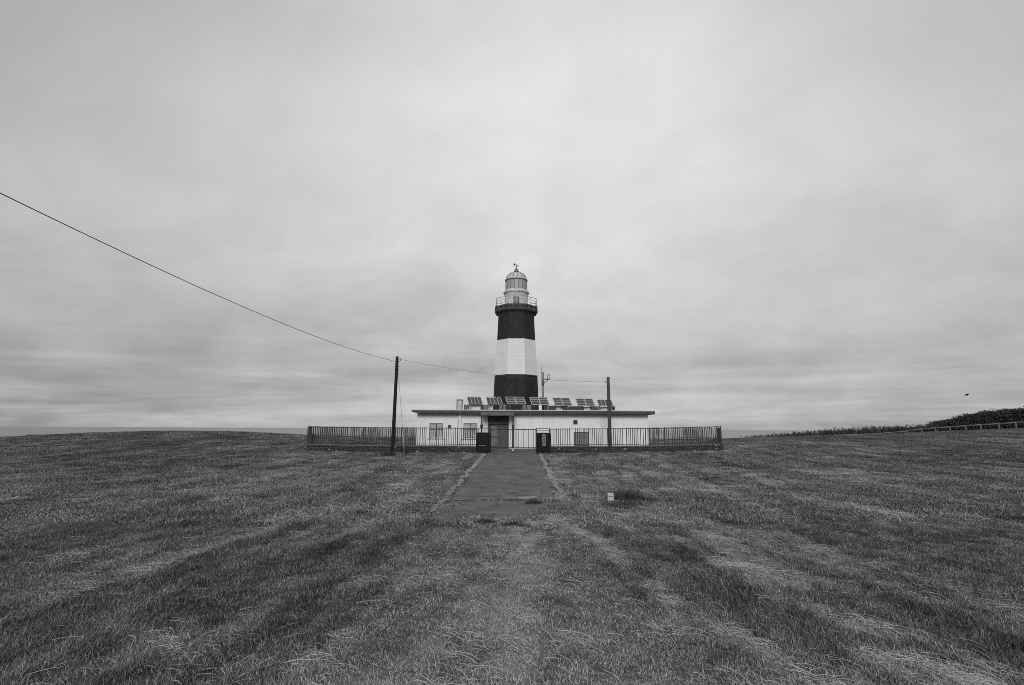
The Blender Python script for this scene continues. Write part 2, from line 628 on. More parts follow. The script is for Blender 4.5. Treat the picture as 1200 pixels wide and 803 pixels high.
def asphalt():
    m, nt, b = newmat('old_asphalt')
    geo = nt.nodes.new('ShaderNodeNewGeometry')
    n = nt.nodes.new('ShaderNodeTexNoise')
    n.inputs['Scale'].default_value = 26
    n.inputs['Detail'].default_value = 6
    n.inputs['Roughness'].default_value = .8
    nt.links.new(geo.outputs['Position'], n.inputs['Vector'])
    n2 = nt.nodes.new('ShaderNodeTexNoise')
    n2.inputs['Scale'].default_value = 1.4
    n2.inputs['Detail'].default_value = 7
    nt.links.new(geo.outputs['Position'], n2.inputs['Vector'])
    vo = nt.nodes.new('ShaderNodeTexVoronoi')
    vo.feature = 'DISTANCE_TO_EDGE'
    vo.inputs['Scale'].default_value = .55
    n3 = nt.nodes.new('ShaderNodeTexNoise')
    n3.inputs['Scale'].default_value = 2.5
    n3.inputs['Detail'].default_value = 5
    nt.links.new(geo.outputs['Position'], n3.inputs['Vector'])
    vm = nt.nodes.new('ShaderNodeVectorMath')
    vm.operation = 'MULTIPLY_ADD'
    vm.inputs[1].default_value = (.5, .5, .5)
    nt.links.new(n3.outputs['Color'], vm.inputs[0])
    nt.links.new(geo.outputs['Position'], vm.inputs[2])
    nt.links.new(vm.outputs[0], vo.inputs['Vector'])
    cr = nt.nodes.new('ShaderNodeMapRange')
    cr.inputs['From Min'].default_value = .003
    cr.inputs['From Max'].default_value = .022
    cr.inputs['To Min'].default_value = .55
    nt.links.new(vo.outputs['Distance'], cr.inputs['Value'])
    ad = nt.nodes.new('ShaderNodeMath')
    ad.operation = 'ADD'
    nt.links.new(n.outputs['Fac'], ad.inputs[0])
    hm = nt.nodes.new('ShaderNodeMath')
    hm.operation = 'MULTIPLY'
    hm.inputs[1].default_value = .40
    nt.links.new(n2.outputs['Fac'], hm.inputs[0])
    nt.links.new(hm.outputs[0], ad.inputs[1])
    mr = nt.nodes.new('ShaderNodeMapRange')
    mr.inputs['From Min'].default_value = .52
    mr.inputs['From Max'].default_value = .88
    mr.inputs['To Min'].default_value = .05
    mr.inputs['To Max'].default_value = .25
    nt.links.new(ad.outputs[0], mr.inputs['Value'])
    mu = nt.nodes.new('ShaderNodeMath')
    mu.operation = 'MULTIPLY'
    nt.links.new(mr.outputs['Result'], mu.inputs[0])
    nt.links.new(cr.outputs['Result'], mu.inputs[1])
    nt.links.new(mu.outputs[0], b.inputs['Base Color'])
    b.inputs['Roughness'].default_value = .9
    b.inputs['Specular IOR Level'].default_value = .15
    bp = nt.nodes.new('ShaderNodeBump')
    bp.inputs['Strength'].default_value = .6
    bp.inputs['Distance'].default_value = .008
    nt.links.new(n.outputs['Fac'], bp.inputs['Height'])
    nt.links.new(bp.outputs['Normal'], b.inputs['Normal'])
    return m


def strip(name, mat, y0f, y1f, lf, rf, lift, ny_=120, nx_=18, curl=0.03):
    """A ragged sheet between two wandering edges, lying on the ground; its rim dips into the turf."""
    mb = MB()
    v = []
    for j in range(ny_ + 1):
        for i in range(nx_ + 1):
            u = i / nx_
            y0, y1 = y0f(u), y1f(u)
            y = y0 + (y1 - y0) * j / ny_
            x = lf(y) + (rf(y) - lf(y)) * u
            e = min(u, 1 - u) * nx_
            e2 = min(j, ny_ - j)
            z = -curl if (e < .5 or e2 < .5) else lift
            v.append((x, y, z))
    va = np.array(v)
    hh = height(va[:, 0], va[:, 1])
    v = [(a, b, c + h) for (a, b, c), h in zip(v, hh)]
    f = [(j * (nx_ + 1) + i, j * (nx_ + 1) + i + 1, (j + 1) * (nx_ + 1) + i + 1, (j + 1) * (nx_ + 1) + i) for j in range(ny_) for i in range(nx_)]
    mb.add(v, f, 0, True)
    o = mb.build(name, mat)
    o['kind'] = 'structure'
    return o


def n1(y, s, seed):
    return float(fbm(np.array([y * s]), np.array([seed * 3.7]), seed, 4)[0]) - .5


A_M = asphalt()
CRACK_Y = 18.3
path_l = lambda y: pcx(y) - 1.97 + n1(y, 1.3, 4) * .22
path_r = lambda y: pcx(y) + 1.97 + n1(y, 1.3, 9) * .30
strip('path', A_M, lambda u: CRACK_Y + .18 + .25 * n1(u * 4, 1.5, 12) + .25 * u, lambda u: 43.2, path_l, path_r, .03)
path_r2 = lambda y: pcx(y) + 1.55 - max(0, 17.6 - y) * .28 + n1(y, 1.8, 15) * .55
path_l2 = lambda y: pcx(y) - 2.0 - .02 * (18 - y) + n1(y, 1.6, 19) * .35
strip('path_broken_end', A_M, lambda u: 14.7 + 1.8 * n1(u * 5, 1.4, 22), lambda u: CRACK_Y - .03 + .25 * n1(u * 4, 1.5, 13) + .25 * u, path_l2, path_r2, .022, 40)
VERGE = plain('pale_gravel_verge', .36, .95, .5, 22, bump=.8, spec=.05)
for s_, e0, e1 in ((-1, 18.0, 39.4), (1, 18.4, 39.4)):
    for k, (ya_, yb_) in enumerate(((e0, 24.0), (24.2, 30.5), (30.7, e1))):
        ed = path_l if s_ < 0 else path_r
        cl = (lambda y, ed=ed, s_=s_: ed(y) + s_ * (.10 + .40 * n1(y, 2.5, 31)) - (.06 + .5 * abs(n1(y, 3.1, 37))))
        crr = (lambda y, ed=ed, s_=s_: ed(y) + s_ * (.10 + .40 * n1(y, 2.5, 31)) + (.06 + .5 * abs(n1(y, 2.7, 41))))
        strip('path_verge', VERGE, lambda u, a=ya_: a, lambda u, b=yb_: b, cl, crr, .034, 90, 4, .02)
strip('path_verge', VERGE, lambda u: 15.7, lambda u: 17.9, lambda y: path_l2(y) - .12 - .4 * abs(n1(y, 3, 43)), lambda y: path_l2(y) - .04 + .4 * n1(y, 3, 44), .034, 40, 3, .02)
SLAB = plain('pale_concrete', .30, .9, .25, 11, bump=.3)
cA = ground_at(604, 583)
mb = MB()
sx0, sx1 = X(606, 18.9, 583), X(631, 18.9, 583)
zz = hz((sx0 + sx1) / 2, 18.9) + .03
pts2 = [(sx0, 18.86), (sx0 + .3, 18.76), (sx0 + .52, 18.82), (sx1 - .2, 18.74), (sx1, 18.95), (sx1 - .15, 19.2), (sx0 + .45, 19.12), (sx0 + .2, 19.02)]
nn = len(pts2)
mb.add([(a, b, zz - .05) for a, b in pts2] + [(a, b, zz + .012) for a, b in pts2],
       [tuple(range(nn - 1, -1, -1)), tuple(range(nn, 2 * nn))] + [(i, (i + 1) % nn, nn + (i + 1) % nn, nn + i) for i in range(nn)])
o = mb.build('concrete_slab', SLAB, origin=(sx0, 18.9, zz))
tag(o, 'small flat pale concrete slab lying across the crack in the path', 'slab')

# ------------------------------------------------------------------ grass
GCOL = bpy.data.collections.new('grass_clumps')      # only a library for the nodes; not part of the scene


def blade_mat(name, lo, hi, use_tone=True):
    m, nt, b = newmat(name)
    geo = nt.nodes.new('ShaderNodeNewGeometry')
    if use_tone:
        a = nt.nodes.new('ShaderNodeAttribute')
        a.attribute_type = 'INSTANCER'
        a.attribute_name = 'tone'
        src = a.outputs['Fac']
    else:
        v = nt.nodes.new('ShaderNodeValue')
        v.outputs[0].default_value = .5
        src = v.outputs[0]
    mr = nt.nodes.new('ShaderNodeMapRange')
    mr.inputs['To Min'].default_value = lo
    mr.inputs['To Max'].default_value = hi
    nt.links.new(geo.outputs['Random Per Island'], mr.inputs['Value'])
    s = nt.nodes.new('ShaderNodeMath')
    s.operation = 'ADD'
    nt.links.new(src, s.inputs[0])
    nt.links.new(mr.outputs['Result'], s.inputs[1])
    col = tone_ramp(nt, s.outputs[0])
    nt.links.new(col, b.inputs['Base Color'])
    b.inputs['Roughness'].default_value = .7
    b.inputs['Specular IOR Level'].default_value = .15
    return m


BM = blade_mat('grass_blade', -.36, .44)
FBM = blade_mat('far_grass_blade', -.30, .32)
SBM = blade_mat('stubble_blade', -.62, .52)
HM = blade_mat('dry_hay', -.30, .40)


def blade(v, f, x, y, ang, h, w, lean, curl, z0=-.01, seg=3):
    o = len(v)
    ca, sa = math.cos(ang), math.sin(ang)
    for k in range(seg + 1):
        t = k / seg
        d = lean * t + curl * t * t
        ww = w * (1 - t * .85)
        px_, py_ = x + ca * d, y + sa * d
        zz_ = z0 + h * (t - .22 * (curl / (h + 1e-6)) * t * t * .5)
        v.append((px_ - sa * ww, py_ + ca * ww, zz_))
        v.append((px_ + sa * ww, py_ - ca * ww, zz_))
    for k in range(seg):
        f.append((o + 2 * k, o + 2 * k + 1, o + 2 * k + 3, o + 2 * k + 2))


def clump(name, n, rad, h0, h1, w, mat, leanf=.5):
    v, f = [], []
    for _ in range(n):
        r = rad * math.sqrt(random.random())
        a = random.uniform(0, 2 * math.pi)
        h = random.uniform(h0, h1) * (1 - .35 * r / rad)
        ang = random.uniform(0, 2 * math.pi)
        blade(v, f, r * math.cos(a), r * math.sin(a), ang, h, w * random.uniform(.6, 1.2), h * random.uniform(-.1, leanf), h * random.uniform(.1, .9))
    me = bpy.data.meshes.new(name)
    me.from_pydata(v, [], f)
    me.materials.append(mat)
    o = bpy.data.objects.new(name, me)
    GCOL.objects.link(o)
    return o


def hay(name, n, rad, l0, l1, w, mat, zmax, align):
    """Cut stalks lying on the turf, combed more or less one way."""
    v, f = [], []
    for _ in range(n):
        r = rad * math.sqrt(random.random())
        a = random.uniform(0, 2 * math.pi)
        x, y = r * math.cos(a), r * math.sin(a)
        ang = random.gauss(math.pi / 2, align)
        L = random.uniform(l0, l1) * (1.9 if random.random() < .07 else 1)
        z = random.uniform(.02, zmax)
        bend = random.gauss(0, .16)
        tilt = random.uniform(-.12, .25)
        seg = 5
        o = len(v)
        for k in range(seg + 1):
            t = k / seg - .5
            aa = ang + bend * t
            px_ = x + math.cos(aa) * L * t
            py_ = y + math.sin(aa) * L * t
            zz_ = max(.008, z + tilt * L * t * .9 - abs(t) * zmax * .35)
            v.append((px_ - math.sin(aa) * w, py_ + math.cos(aa) * w, zz_))
            v.append((px_ + math.sin(aa) * w, py_ - math.cos(aa) * w, zz_ + .002))
        for k in range(seg):
            f.append((o + 2 * k, o + 2 * k + 1, o + 2 * k + 3, o + 2 * k + 2))
    me = bpy.data.meshes.new(name)
    me.from_pydata(v, [], f)
    me.materials.append(mat)
    o = bpy.data.objects.new(name, me)
    GCOL.objects.link(o)
    return o


# names sort alphabetically: that order is the instance index
kinds = []
for i in range(4):
    clump('a%d' % i, 48, .13, .028, .068, .0034, BM); kinds.append('short')        # 0-3
for i in range(3):
    clump('b%d' % i, 56, .15, .045, .105, .0034, BM, .7); kinds.append('tall')       # 4-6
for i in range(3):
    hay('c%d' % i, 24, .20, .05, .24, .0015, HM, .07, 1.1); kinds.append('hay')      # 7-9
for i in range(3):
    clump('d%d' % i, 90, .36, .035, .095, .008, BM); kinds.append('mid')             # 10-12
for i in range(3):
    clump('e%d' % i, 130, .75, .04, .12, .014, FBM); kinds.append('far')            # 13-15
for i in range(3):
    hay('f%d' % i, 30, .36, .12, .40, .0045, HM, .10, .9); kinds.append('midhay')      # 16-18
for i in range(2):
    clump('g%d' % i, 52, .14, .012, .042, .0046, SBM, 1.8); kinds.append('stubble')  # 19-20


def scatter():
    px_, py_, sc_, ro_, ix_, to_ = [], [], [], [], [], []

    def emit(x, y, s, r, i, t):
        px_.append(x); py_.append(y); sc_.append(s); ro_.append(r); ix_.append(i); to_.append(t)

    bins = [(1.8, 7.5, 150, 'n'), (7.5, 14, 75, 'n'), (14, 27, 20, 'm'), (27, 46, 6.5, 'm'), (46, 92, 2.2, 'f')]
    for y0, y1, den, lod in bins:
        half = y1 * 1.08 + 2.5
        n = int(den * (y1 - y0) * 2 * half)
        x = rng.uniform(-half, half, n)
        y = rng.uniform(y0, y1, n)
        k = np.abs(x) < y * 1.08 + 2.5
        x, y = x[k], y[k]
        u = np.abs(x - (0.1 - 0.0167 * (40 - y)))
        creep = (fbm(x * 1.6, y * 1.1, 71, 4) - .5)
        onpath = ((y > 18.45) & (y < 44) & (u < 1.86 + .55 * creep)) | ((y > 15.3 - 5.0 * creep) & (y <= 18.2 + .2 * creep) & (x > -2.1 + 1.0 * creep) & (x < 1.2 + 1.2 * creep - np.maximum(0, 17.6 - y) * .28))
        inb = (y > 43.0) & (y < 52) & (x > -8.6) & (x < 12.2)
        inw = (np.abs(y - 40.0) < .3) & (np.abs(x) < 17)
        keep = ~(onpath | inb | inw)
        x, y = x[keep], y[keep]
        t, dr = tone(x, y)
        rnd = rng.random(x.size)
        r2 = rng.random(x.size)
        rot = rng.uniform(0, 2 * math.pi, x.size)
        size = rng.uniform(.75, 1.3, x.size)
        lift = fbm(x * .8, y * .8, 61, 3)
        if lod == 'n':
            stub = (dr > .45) & (rnd < .72)
            tall = (t < .36) & (lift > .45) & (r2 < .55)
            ix = np.where(stub, 19 + (r2 * 2).astype(int), np.where(tall, 4 + (rnd * 3).astype(int), (r2 * 4).astype(int)))
            emit(x, y, size * (1 + .5 * (lift - .5)), rot, ix, t)
            ph = np.clip((t - .54) * 1.7, 0, .5) * (1 - .95 * dr) + .045
            hk = rnd < ph * (.55 if y0 < 7 else .8)
            nh = hk.sum()
            emit(x[hk] + .02, y[hk], rng.uniform(.7, 1.35, nh), rng.normal(0, .6, nh), 7 + (r2[hk] * 3).astype(int), t[hk])
        elif lod == 'm':
            ix = 10 + (r2 * 3).astype(int)
            emit(x, y, size, rot, ix, t)
            ph = np.clip((t - .52) * 1.7, 0, .6) + .03
            hk = rnd < ph
            nh = hk.sum()
            emit(x[hk], y[hk] + .05, rng.uniform(.7, 1.3, nh), rng.normal(0, .6, nh), 16 + (r2[hk] * 3).astype(int), t[hk])
        else:
            emit(x, y, size, rot, 13 + (r2 * 3).astype(int), t)
    c = np.concatenate
    return c(px_), c(py_), c(sc_), c(ro_), c(ix_), c(to_)


def points_object(name, x, y, s, r, i, t, dz=0.0):
    me = bpy.data.meshes.new(name)
    z = height(x, y) + dz
    me.vertices.add(len(x))
    me.vertices.foreach_set('co', np.stack([x, y, z], -1).ravel().astype(np.float32))
    for nm, ty, arr in (('size', 'FLOAT', s), ('turn', 'FLOAT', r), ('kind_index', 'INT', i), ('tone', 'FLOAT', t)):
        a = me.attributes.new(nm, ty, 'POINT')
        a.data.foreach_set('value', arr.astype(np.int32 if ty == 'INT' else np.float32))
    o = bpy.data.objects.new(name, me)
    C.objects.link(o)
    ng = bpy.data.node_groups.new(name + '_nodes', 'GeometryNodeTree')
    ng.interface.new_socket('Geometry', in_out='INPUT', socket_type='NodeSocketGeometry')
    ng.interface.new_socket('Geometry', in_out='OUTPUT', socket_type='NodeSocketGeometry')
    N, L = ng.nodes, ng.links
    gi, go = N.new('NodeGroupInput'), N.new('NodeGroupOutput')
    m2p = N.new('GeometryNodeMeshToPoints')
    ci = N.new('GeometryNodeCollectionInfo')
    ci.inputs['Collection'].default_value = GCOL
    ci.inputs['Separate Children'].default_value = True
    ci.inputs['Reset Children'].default_value = True
    ip = N.new('GeometryNodeInstanceOnPoints')
    ip.inputs['Pick Instance'].default_value = True

    def attr(nm, ty):
        q = N.new('GeometryNodeInputNamedAttribute')
        q.data_type = ty
        q.inputs['Name'].default_value = nm
        return q.outputs['Attribute']
    cx = N.new('ShaderNodeCombineXYZ')
    L.new(attr('turn', 'FLOAT'), cx.inputs['Z'])
    L.new(gi.outputs[0], m2p.inputs['Mesh'])
    L.new(m2p.outputs['Points'], ip.inputs['Points'])
    L.new(ci.outputs[0], ip.inputs['Instance'])
    L.new(attr('kind_index', 'INT'), ip.inputs['Instance Index'])
    L.new(cx.outputs[0], ip.inputs['Rotation'])
    L.new(attr('size', 'FLOAT'), ip.inputs['Scale'])
    L.new(ip.outputs['Instances'], go.inputs[0])
    md = o.modifiers.new('scatter', 'NODES')
    md.node_group = ng
    o['kind'] = 'stuff'
    return o


gr = points_object('grass', *scatter())
tag(gr, 'rough mown grass with strewn pale hay covering the field', 'grass')

# ------------------------------------------------------------------ weed clumps
WM = blade_mat('weed_leaf', -.66, -.12, False)


def weed(cx_, cy_, rx, ry, h, n, label, cat='weeds', grp=None, w=.009):
    v, f = [], []
    for _ in range(n):
        a = random.uniform(0, 2 * math.pi)
        q = math.sqrt(random.random())
        x, y = cx_ + rx * q * math.cos(a), cy_ + ry * q * math.sin(a)
        hh = h * random.uniform(.35, 1.0) * (1 - .55 * q * q)
        blade(v, f, x, y, random.uniform(0, 6.28), hh, w * random.uniform(.6, 1.3), hh * random.uniform(-.1, .4), hh * random.uniform(.05, .6), hz(x, y) - .02)
    mb = MB()
    mb.add(v, f, 0, False)
    o = mb.build('weed_clump', WM, origin=(cx_, cy_, hz(cx_, cy_)))
    tag(o, label, cat, grp)
    return o


def weed_px(px, py, wpx, hpx, n, label, depth=.25, w=.009):
    gx_, gy_ = ground_at(px, py)
    k = gy_ / F
    weed(gx_, gy_, wpx * k * .5, depth, hpx * k, n, label, 'weeds', None, w)


weed_px(737, 587, 38, 17, 760, 'dark bushy weed clump growing beside the white marker post', .35)
weed_px(762, 588, 22, 8, 220, 'low weed patch just past the bushy clump by the marker post', .3)
weed_px(568, 614, 26, 10, 420, 'ragged weed tuft at the middle of the broken path end', .2)
weed_px(601, 616, 22, 9, 330, 'ragged weed tuft at the broken path end nearer the bare worn streak', .2)
weed_px(634, 616, 18, 6, 220, 'small weed tuft at the broken path end closest to the marker post', .2)
weed_px(625, 591, 22, 9, 400, 'dark weeds sprouting from the crack beside the pale slab', .2)
weed_px(651, 588, 16, 4, 120, 'thin weeds along the crack at the path edge', .15)
weed_px(455, 534, 17, 8, 520, 'dark grass tuft round the foot of the leaning dark pole', .4, .012)
weed_px(474, 531, 9, 4.5, 150, 'small grass tuft at the foot of the guy wire', .3, .012)
weed_px(660, 570, 10, 5, 110, 'small dark weed on the pale verge of the path', .2, .008)
weed_px(424, 602, 16, 6, 160, 'dark coarse grass tuft in the mown row beside the drive', .3, .008)
weed_px(314, 660, 26, 10, 300, 'dark coarse grass tuft in the deep mown furrow', .3, .006)

# ------------------------------------------------------------------ lighthouse
TY = 57.0
tcx = X(604.7, TY, 430)
lh = thing('lighthouse', 'octagonal black and white banded lighthouse with domed lantern behind the long building', 'lighthouse', (tcx, TY, .55))


def trad(half_px, py):
    return (X(604.7 + half_px, TY, py) - X(604.7 - half_px, TY, py)) / 2


def zt(py):
    return Z(py, TY, 604.7)


# apothem -> corner radius for an octagon face-on
OCT = 1 / math.cos(math.pi / 8)
ph = math.pi / 8
zs = [(26.9, None), (26.4, 470), (25.1, 440), (22.4, 400), (20.6, 366)]
prof, mis = [], []
frac = lambda py: trad({470: 26.4, 440: 25.1, 400: 22.4, 366: 20.6}[py], py)
r470, r440, r400, r366 = frac(470), frac(440), frac(400), frac(366)
# the silhouette corner of a face-on octagon lies in front of the axis; bring it to the axis
kk = (TY - r440 * .414) / TY
prof = [((r470 + (r470 - r440) * 1.6) * kk * OCT, .3), (r440 * kk * OCT, zt(441.2)), (r440 * kk * OCT, zt(441.2)), (r400 * kk * OCT, zt(400.5)), (r400 * kk * OCT, zt(400.5)), (r366 * kk * OCT, zt(366))]
mb = MB()
mb.lathe((tcx, TY), [prof[0], prof[1], prof[3], prof[5]], n=8, smooth=False, phase=ph, mis=[0, 1, 0])
mb.build('tower', [M['band_black'], M['band_white']], lh)
# gallery: thick corbelled octagonal deck
mb = MB()
apo = trad(24.9, 362) * kk
zd0, zd1 = zt(366.8), Z(355.5, TY - apo, 604.7)
zdm = Z(361.9, TY - apo, 604.7)
ra, rb = r366 * kk * OCT, trad(24.9, 362) * OCT * kk
mb.lathe((tcx, TY), [(ra * 1.01, zd0 - .35), (ra * 1.05, zd0 - .25), (rb * .93, zdm - .10), (rb * .97, zdm), (rb * .97, zd1 - .22), (rb, zd1 - .18), (rb, zd1 - .02), (rb * .98, zd1)], n=8, smooth=False, phase=ph)
BRK = plain('deck_brackets', .09, .8, .3, 5)
deck = mb.build('gallery_deck', plain('gallery_concrete', .075, .85, .45, 4, bump=.3, streak=.3), lh)
for k in range(8):      # brackets showing under the lip
    for q in (.3, .7):
        a0, a1 = ph + k * math.pi / 4, ph + (k + 1) * math.pi / 4
        p = Vector((math.cos(a0), math.sin(a0), 0)) * (1 - q) + Vector((math.cos(a1), math.sin(a1), 0)) * q
        c0 = Vector((tcx, TY, 0)) + p * rb * .985
        mb = MB()
        mb.box(c0.x - .07, c0.x + .07, c0.y - .07, c0.y + .07, zdm + .02, zd1 - .20)
        mb.build('bracket', BRK, deck)
# railing
rl = MB()
rr = rb * .955
zr = Z(346.6, TY - apo * .95, 604.7)
zrh = zr - zd1
cor = [Vector((tcx + rr * math.cos(ph + k * math.pi / 4), TY + rr * math.sin(ph + k * math.pi / 4), 0)) for k in range(8)]
for k in range(8):
    a, b = cor[k], cor[(k + 1) % 8]
    for zz_, r_ in ((zr, .035), (zd1 + zrh * .66, .025), (zd1 + zrh * .33, .025)):
        rl.tube([a + Vector((0, 0, zz_)), b + Vector((0, 0, zz_))], r_, 6)
    for q in (0, .5):
        p = a.lerp(b, q)
        rl.tube([p + Vector((0, 0, zd1 - .02)), p + Vector((0, 0, zr + .02))], .032, 6)
rl.build('gallery_railing', M['lantern_paint'], lh)
# watch room, lantern, dome
rw = trad(13.6, 352)
zw = zt(345.2)
mb = MB()
mb.lathe((tcx, TY), [(rw * 1.02, zd1 - .05), (rw * 1.02, zd1 + .10), (rw, zd1 + .12), (rw, zw - .12), (rw * 1.03, zw - .05), (rw * 1.03, zw)], n=40)
wr = mb.build('watch_room', M['lantern_paint'], lh)
mb = MB()
dx0, dx1 = X(602.2, TY - rw, 352), X(607.6, TY - rw, 352)
zdt = Z(348.6, TY - rw, 604.7)
mb.box(dx0, dx1, TY - rw - .05, TY - rw + .2, zd1 + .03, zdt)
wd = mb.build('door', M['grey_panel'], wr)
mb = MB()
for (a, b, c, d) in ((dx0 - .05, dx0 + .03, zd1, zdt + .02), (dx1 - .03, dx1 + .05, zd1, zdt + .02), (dx0 - .05, dx1 + .05, zdt + .02, zdt + .09)):
    mb.box(a, b, TY - rw - .08, TY - rw + .15, c, d)
mb.build('door_frame', M['dark_paint'], wd)
mb = MB()
rring = trad(15.1, 344)
mb.lathe((tcx, TY), [(rw * 1.0, zw - .04), (rring * .97, zw + .02), (rring, zw + .08), (rring, zw + .20), (rring * .95, zw + .24), (rw * .98, zw + .30), (rw * .98, zw + .42)], n=40)
mb.build('ledge', M['lantern_paint'], lh)
rg = trad(12.5, 336)
zg0, zg1 = zw + .40, zt(329.5)
mb = MB()
mb.lathe((tcx, TY), [(rg, zg0), (rg, zg1)], n=16, smooth=False, phase=math.pi / 16)
gl = mb.build('lantern_glazing', M['lantern_glass'], lh)
mb = MB()
for k in range(16):
    a = math.pi / 16 + k * math.pi / 8
    c0 = Vector((tcx + (rg + .01) * math.cos(a), TY + (rg + .01) * math.sin(a), 0))
    mb.tube([c0 + Vector((0, 0, zg0)), c0 + Vector((0, 0, zg1))], .035, 6)
mb.build('glazing_bar', M['lantern_grey'], gl)
rd = trad(13.1, 330)
zd = zt(319.6)
mb = MB()
pr = [(rd * .98, zg1 - .02), (rd, zg1 + .02), (rd, zg1 + .14), (rd * .94, zg1 + .18)]
n_d = 10
for k in range(n_d + 1):
    t = k / n_d * math.pi / 2 * .93
    pr.append((rd * .90 * math.cos(t) ** .92, zg1 + .20 + (zd - zg1 - .20) * math.sin(t)))
mb.lathe((tcx, TY), pr, n=32)
dm = mb.build('dome', M['lantern_paint'], lh)
mb = MB()
for k in range(16):
    a = k * math.pi / 8 + .1
    pts = []
    for q in range(n_d + 1):
        t = q / n_d * math.pi / 2 * .93
        r_ = rd * .905 * math.cos(t) ** .92
        pts.append((tcx + r_ * math.cos(a), TY + r_ * math.sin(a), zg1 + .21 + (zd - zg1 - .20) * math.sin(t)))
    mb.tube(pts, .03, 5)
mb.build('dome_rib', M['lantern_grey'], dm)
mb = MB()
mb.lathe((tcx, TY), [(rd * .992, zg1 - .035), (rd * 1.012, zg1 - .03), (rd * 1.012, zg1 + .03), (rd * .992, zg1 + .035)], n=40)
mb.build('rim', M['lantern_grey'], dm)
rv = trad(2.6, 317)
zv = zt(314.2)
mb = MB()
mb.lathe((tcx, TY), [(rv * .9, zd - .06), (rv * .95, zd + .08), (rv * 1.1, zd + .10), (rv * 1.1, zd + .20), (rv * .75, zd + .24), (rv * .8, zd + .32), (rv * .55, zd + .46), (rv * .2, zv + .05), (.02, zv + .1)], n=20)
mb.build('ventilator', M['lantern_grey'], lh)
mb = MB()
zt0 = zt(309.3)
mb.tube([(tcx, TY, zv), (tcx, TY, zt0)], .025, 6)
mb.tube([(tcx - .22, TY - .12, zt0 - .12), (tcx + .26, TY + .14, zt0 - .20)], .022, 6)
mb.tube([(tcx - .24, TY + .1, zv + .22), (tcx + .30, TY - .1, zv + .14)], .018, 6)
mb.quadbox((tcx - .34, TY - .19, zt0 - .22), (.2, .11, -.02), (.01, -.02, 0), (.03, .01, .22))
mb.build('weather_vane', M['iron'], lh)

# ------------------------------------------------------------------ service building
BY = 44.0
BD = 7.6
bx0, bx1 = X(488.3, BY, 505), X(759.8, BY, 505)
zroof = Z(485.2, BY, 610)
zf = 0.0
bld = thing('service_building', 'long low white service building with flat roof in front of the lighthouse', 'building', (bx0, BY, 0))
# openings: windows and door (front wall in pieces)
ops = [('window', 503.2, 518.8, 496.2, 512.6), ('window', 543.2, 558.6, 496.2, 513.0), ('door', 571.4, 596.2, 487.6, 526.5)]
WT = .25
mb = MB()
edges = [bx0]
for _, a, b, c, d in ops:
    edges += [X(a, BY), X(b, BY)]
edges.append(bx1)
for i in range(0, len(edges), 2):
    mb.box(edges[i], edges[i + 1], BY, BY + WT, -.6, zroof)
for kind, a, b, c, d in ops:
    xa_, xb_ = X(a, BY), X(b, BY)
    z0, z1 = Z(d, BY, a), Z(c, BY, a)
    if kind == 'window':
        mb.box(xa_, xb_, BY, BY + WT, -.6, z0)
    if z1 < zroof - .01:
        mb.box(xa_, xb_, BY, BY + WT, z1, zroof)
mb.box(bx0, bx0 + WT, BY + WT, BY + BD, -.6, zroof)
mb.box(bx1 - WT, bx1, BY + WT, BY + BD, -.6, zroof)
mb.box(bx0 + WT, bx1 - WT, BY + BD - WT, BY + BD, -.6, zroof)
mb.build('wall', M['white_wall'], bld)
# roof slab and flashing
rx0, rx1 = X(482.2, BY - .55, 484), X(767.6, BY - .55, 484)
ry0, ry1 = BY - .55, BY + BD + .4
ztop = zroof + .27
mb = MB()
mb.add([(rx0, ry0, zroof + .12), (rx1, ry0, zroof + .002), (rx1, ry1, zroof + .002), (rx0, ry1, zroof + .12), (bx0 + .1, ry0, zroof + .002), (bx0 + .1, ry1, zroof + .002),
        (rx0, ry0, ztop), (rx1, ry0, ztop), (rx1, ry1, ztop), (rx0, ry1, ztop)],
       [(0, 4, 5, 3), (4, 1, 2, 5), (6, 7, 8, 9), (0, 6, 9, 3), (1, 2, 8, 7), (0, 4, 1, 7, 6), (3, 9, 8, 2, 5)])
rf = mb.build('roof', M['roof_edge'], bld)
mb = MB()
for a in ((rx0 - .02, rx1 + .02, ry0 - .02, ry0 + .12), (rx0 - .02, rx1 + .02, ry1 - .12, ry1 + .02), (rx0 - .02, rx0 + .12, ry0 + .12, ry1 - .12), (rx1 - .12, rx1 + .02, ry0 + .12, ry1 - .12)):
    mb.box(*a, ztop - .02, ztop + .05)
mb.build('flashing', M['roof_top'], rf)
# chimney
mb = MB()
cx0, cx1 = X(535.4, BY + .7, 475), X(541.6, BY + .7, 475)
zc = Z(469.4, BY + .7)
mb.box(cx0, cx1, BY + .7, BY + 1.2, ztop, zc, bev=.015)
mb.box(cx0 - .04, cx1 + .04, BY + .66, BY + 1.24, zc, zc + .06, 1)
mb.box(cx0 - .03, cx0 + .04, BY + .67, BY + .75, ztop, zc - .002, 1)
mb.box(cx1 - .04, cx1 + .03, BY + .67, BY + .75, ztop, zc - .002, 1)
mb.build('chimney', [M['lantern_paint'], M['roof_edge']], rf)
# pilaster with a pipe under the chimney
mb = MB()
mb.box(X(537.2, BY), X(540.4, BY), BY - .14, BY - .002, -.5, zroof - .004)
mb.build('pilaster', M['white_trim'], bld)
mb = MB()
mb.tube([(X(536.4, BY), BY - .08, -.3), (X(536.4, BY), BY - .08, zroof)], .045, 8)
mb.build('downpipe', M['lantern_paint'], bld)
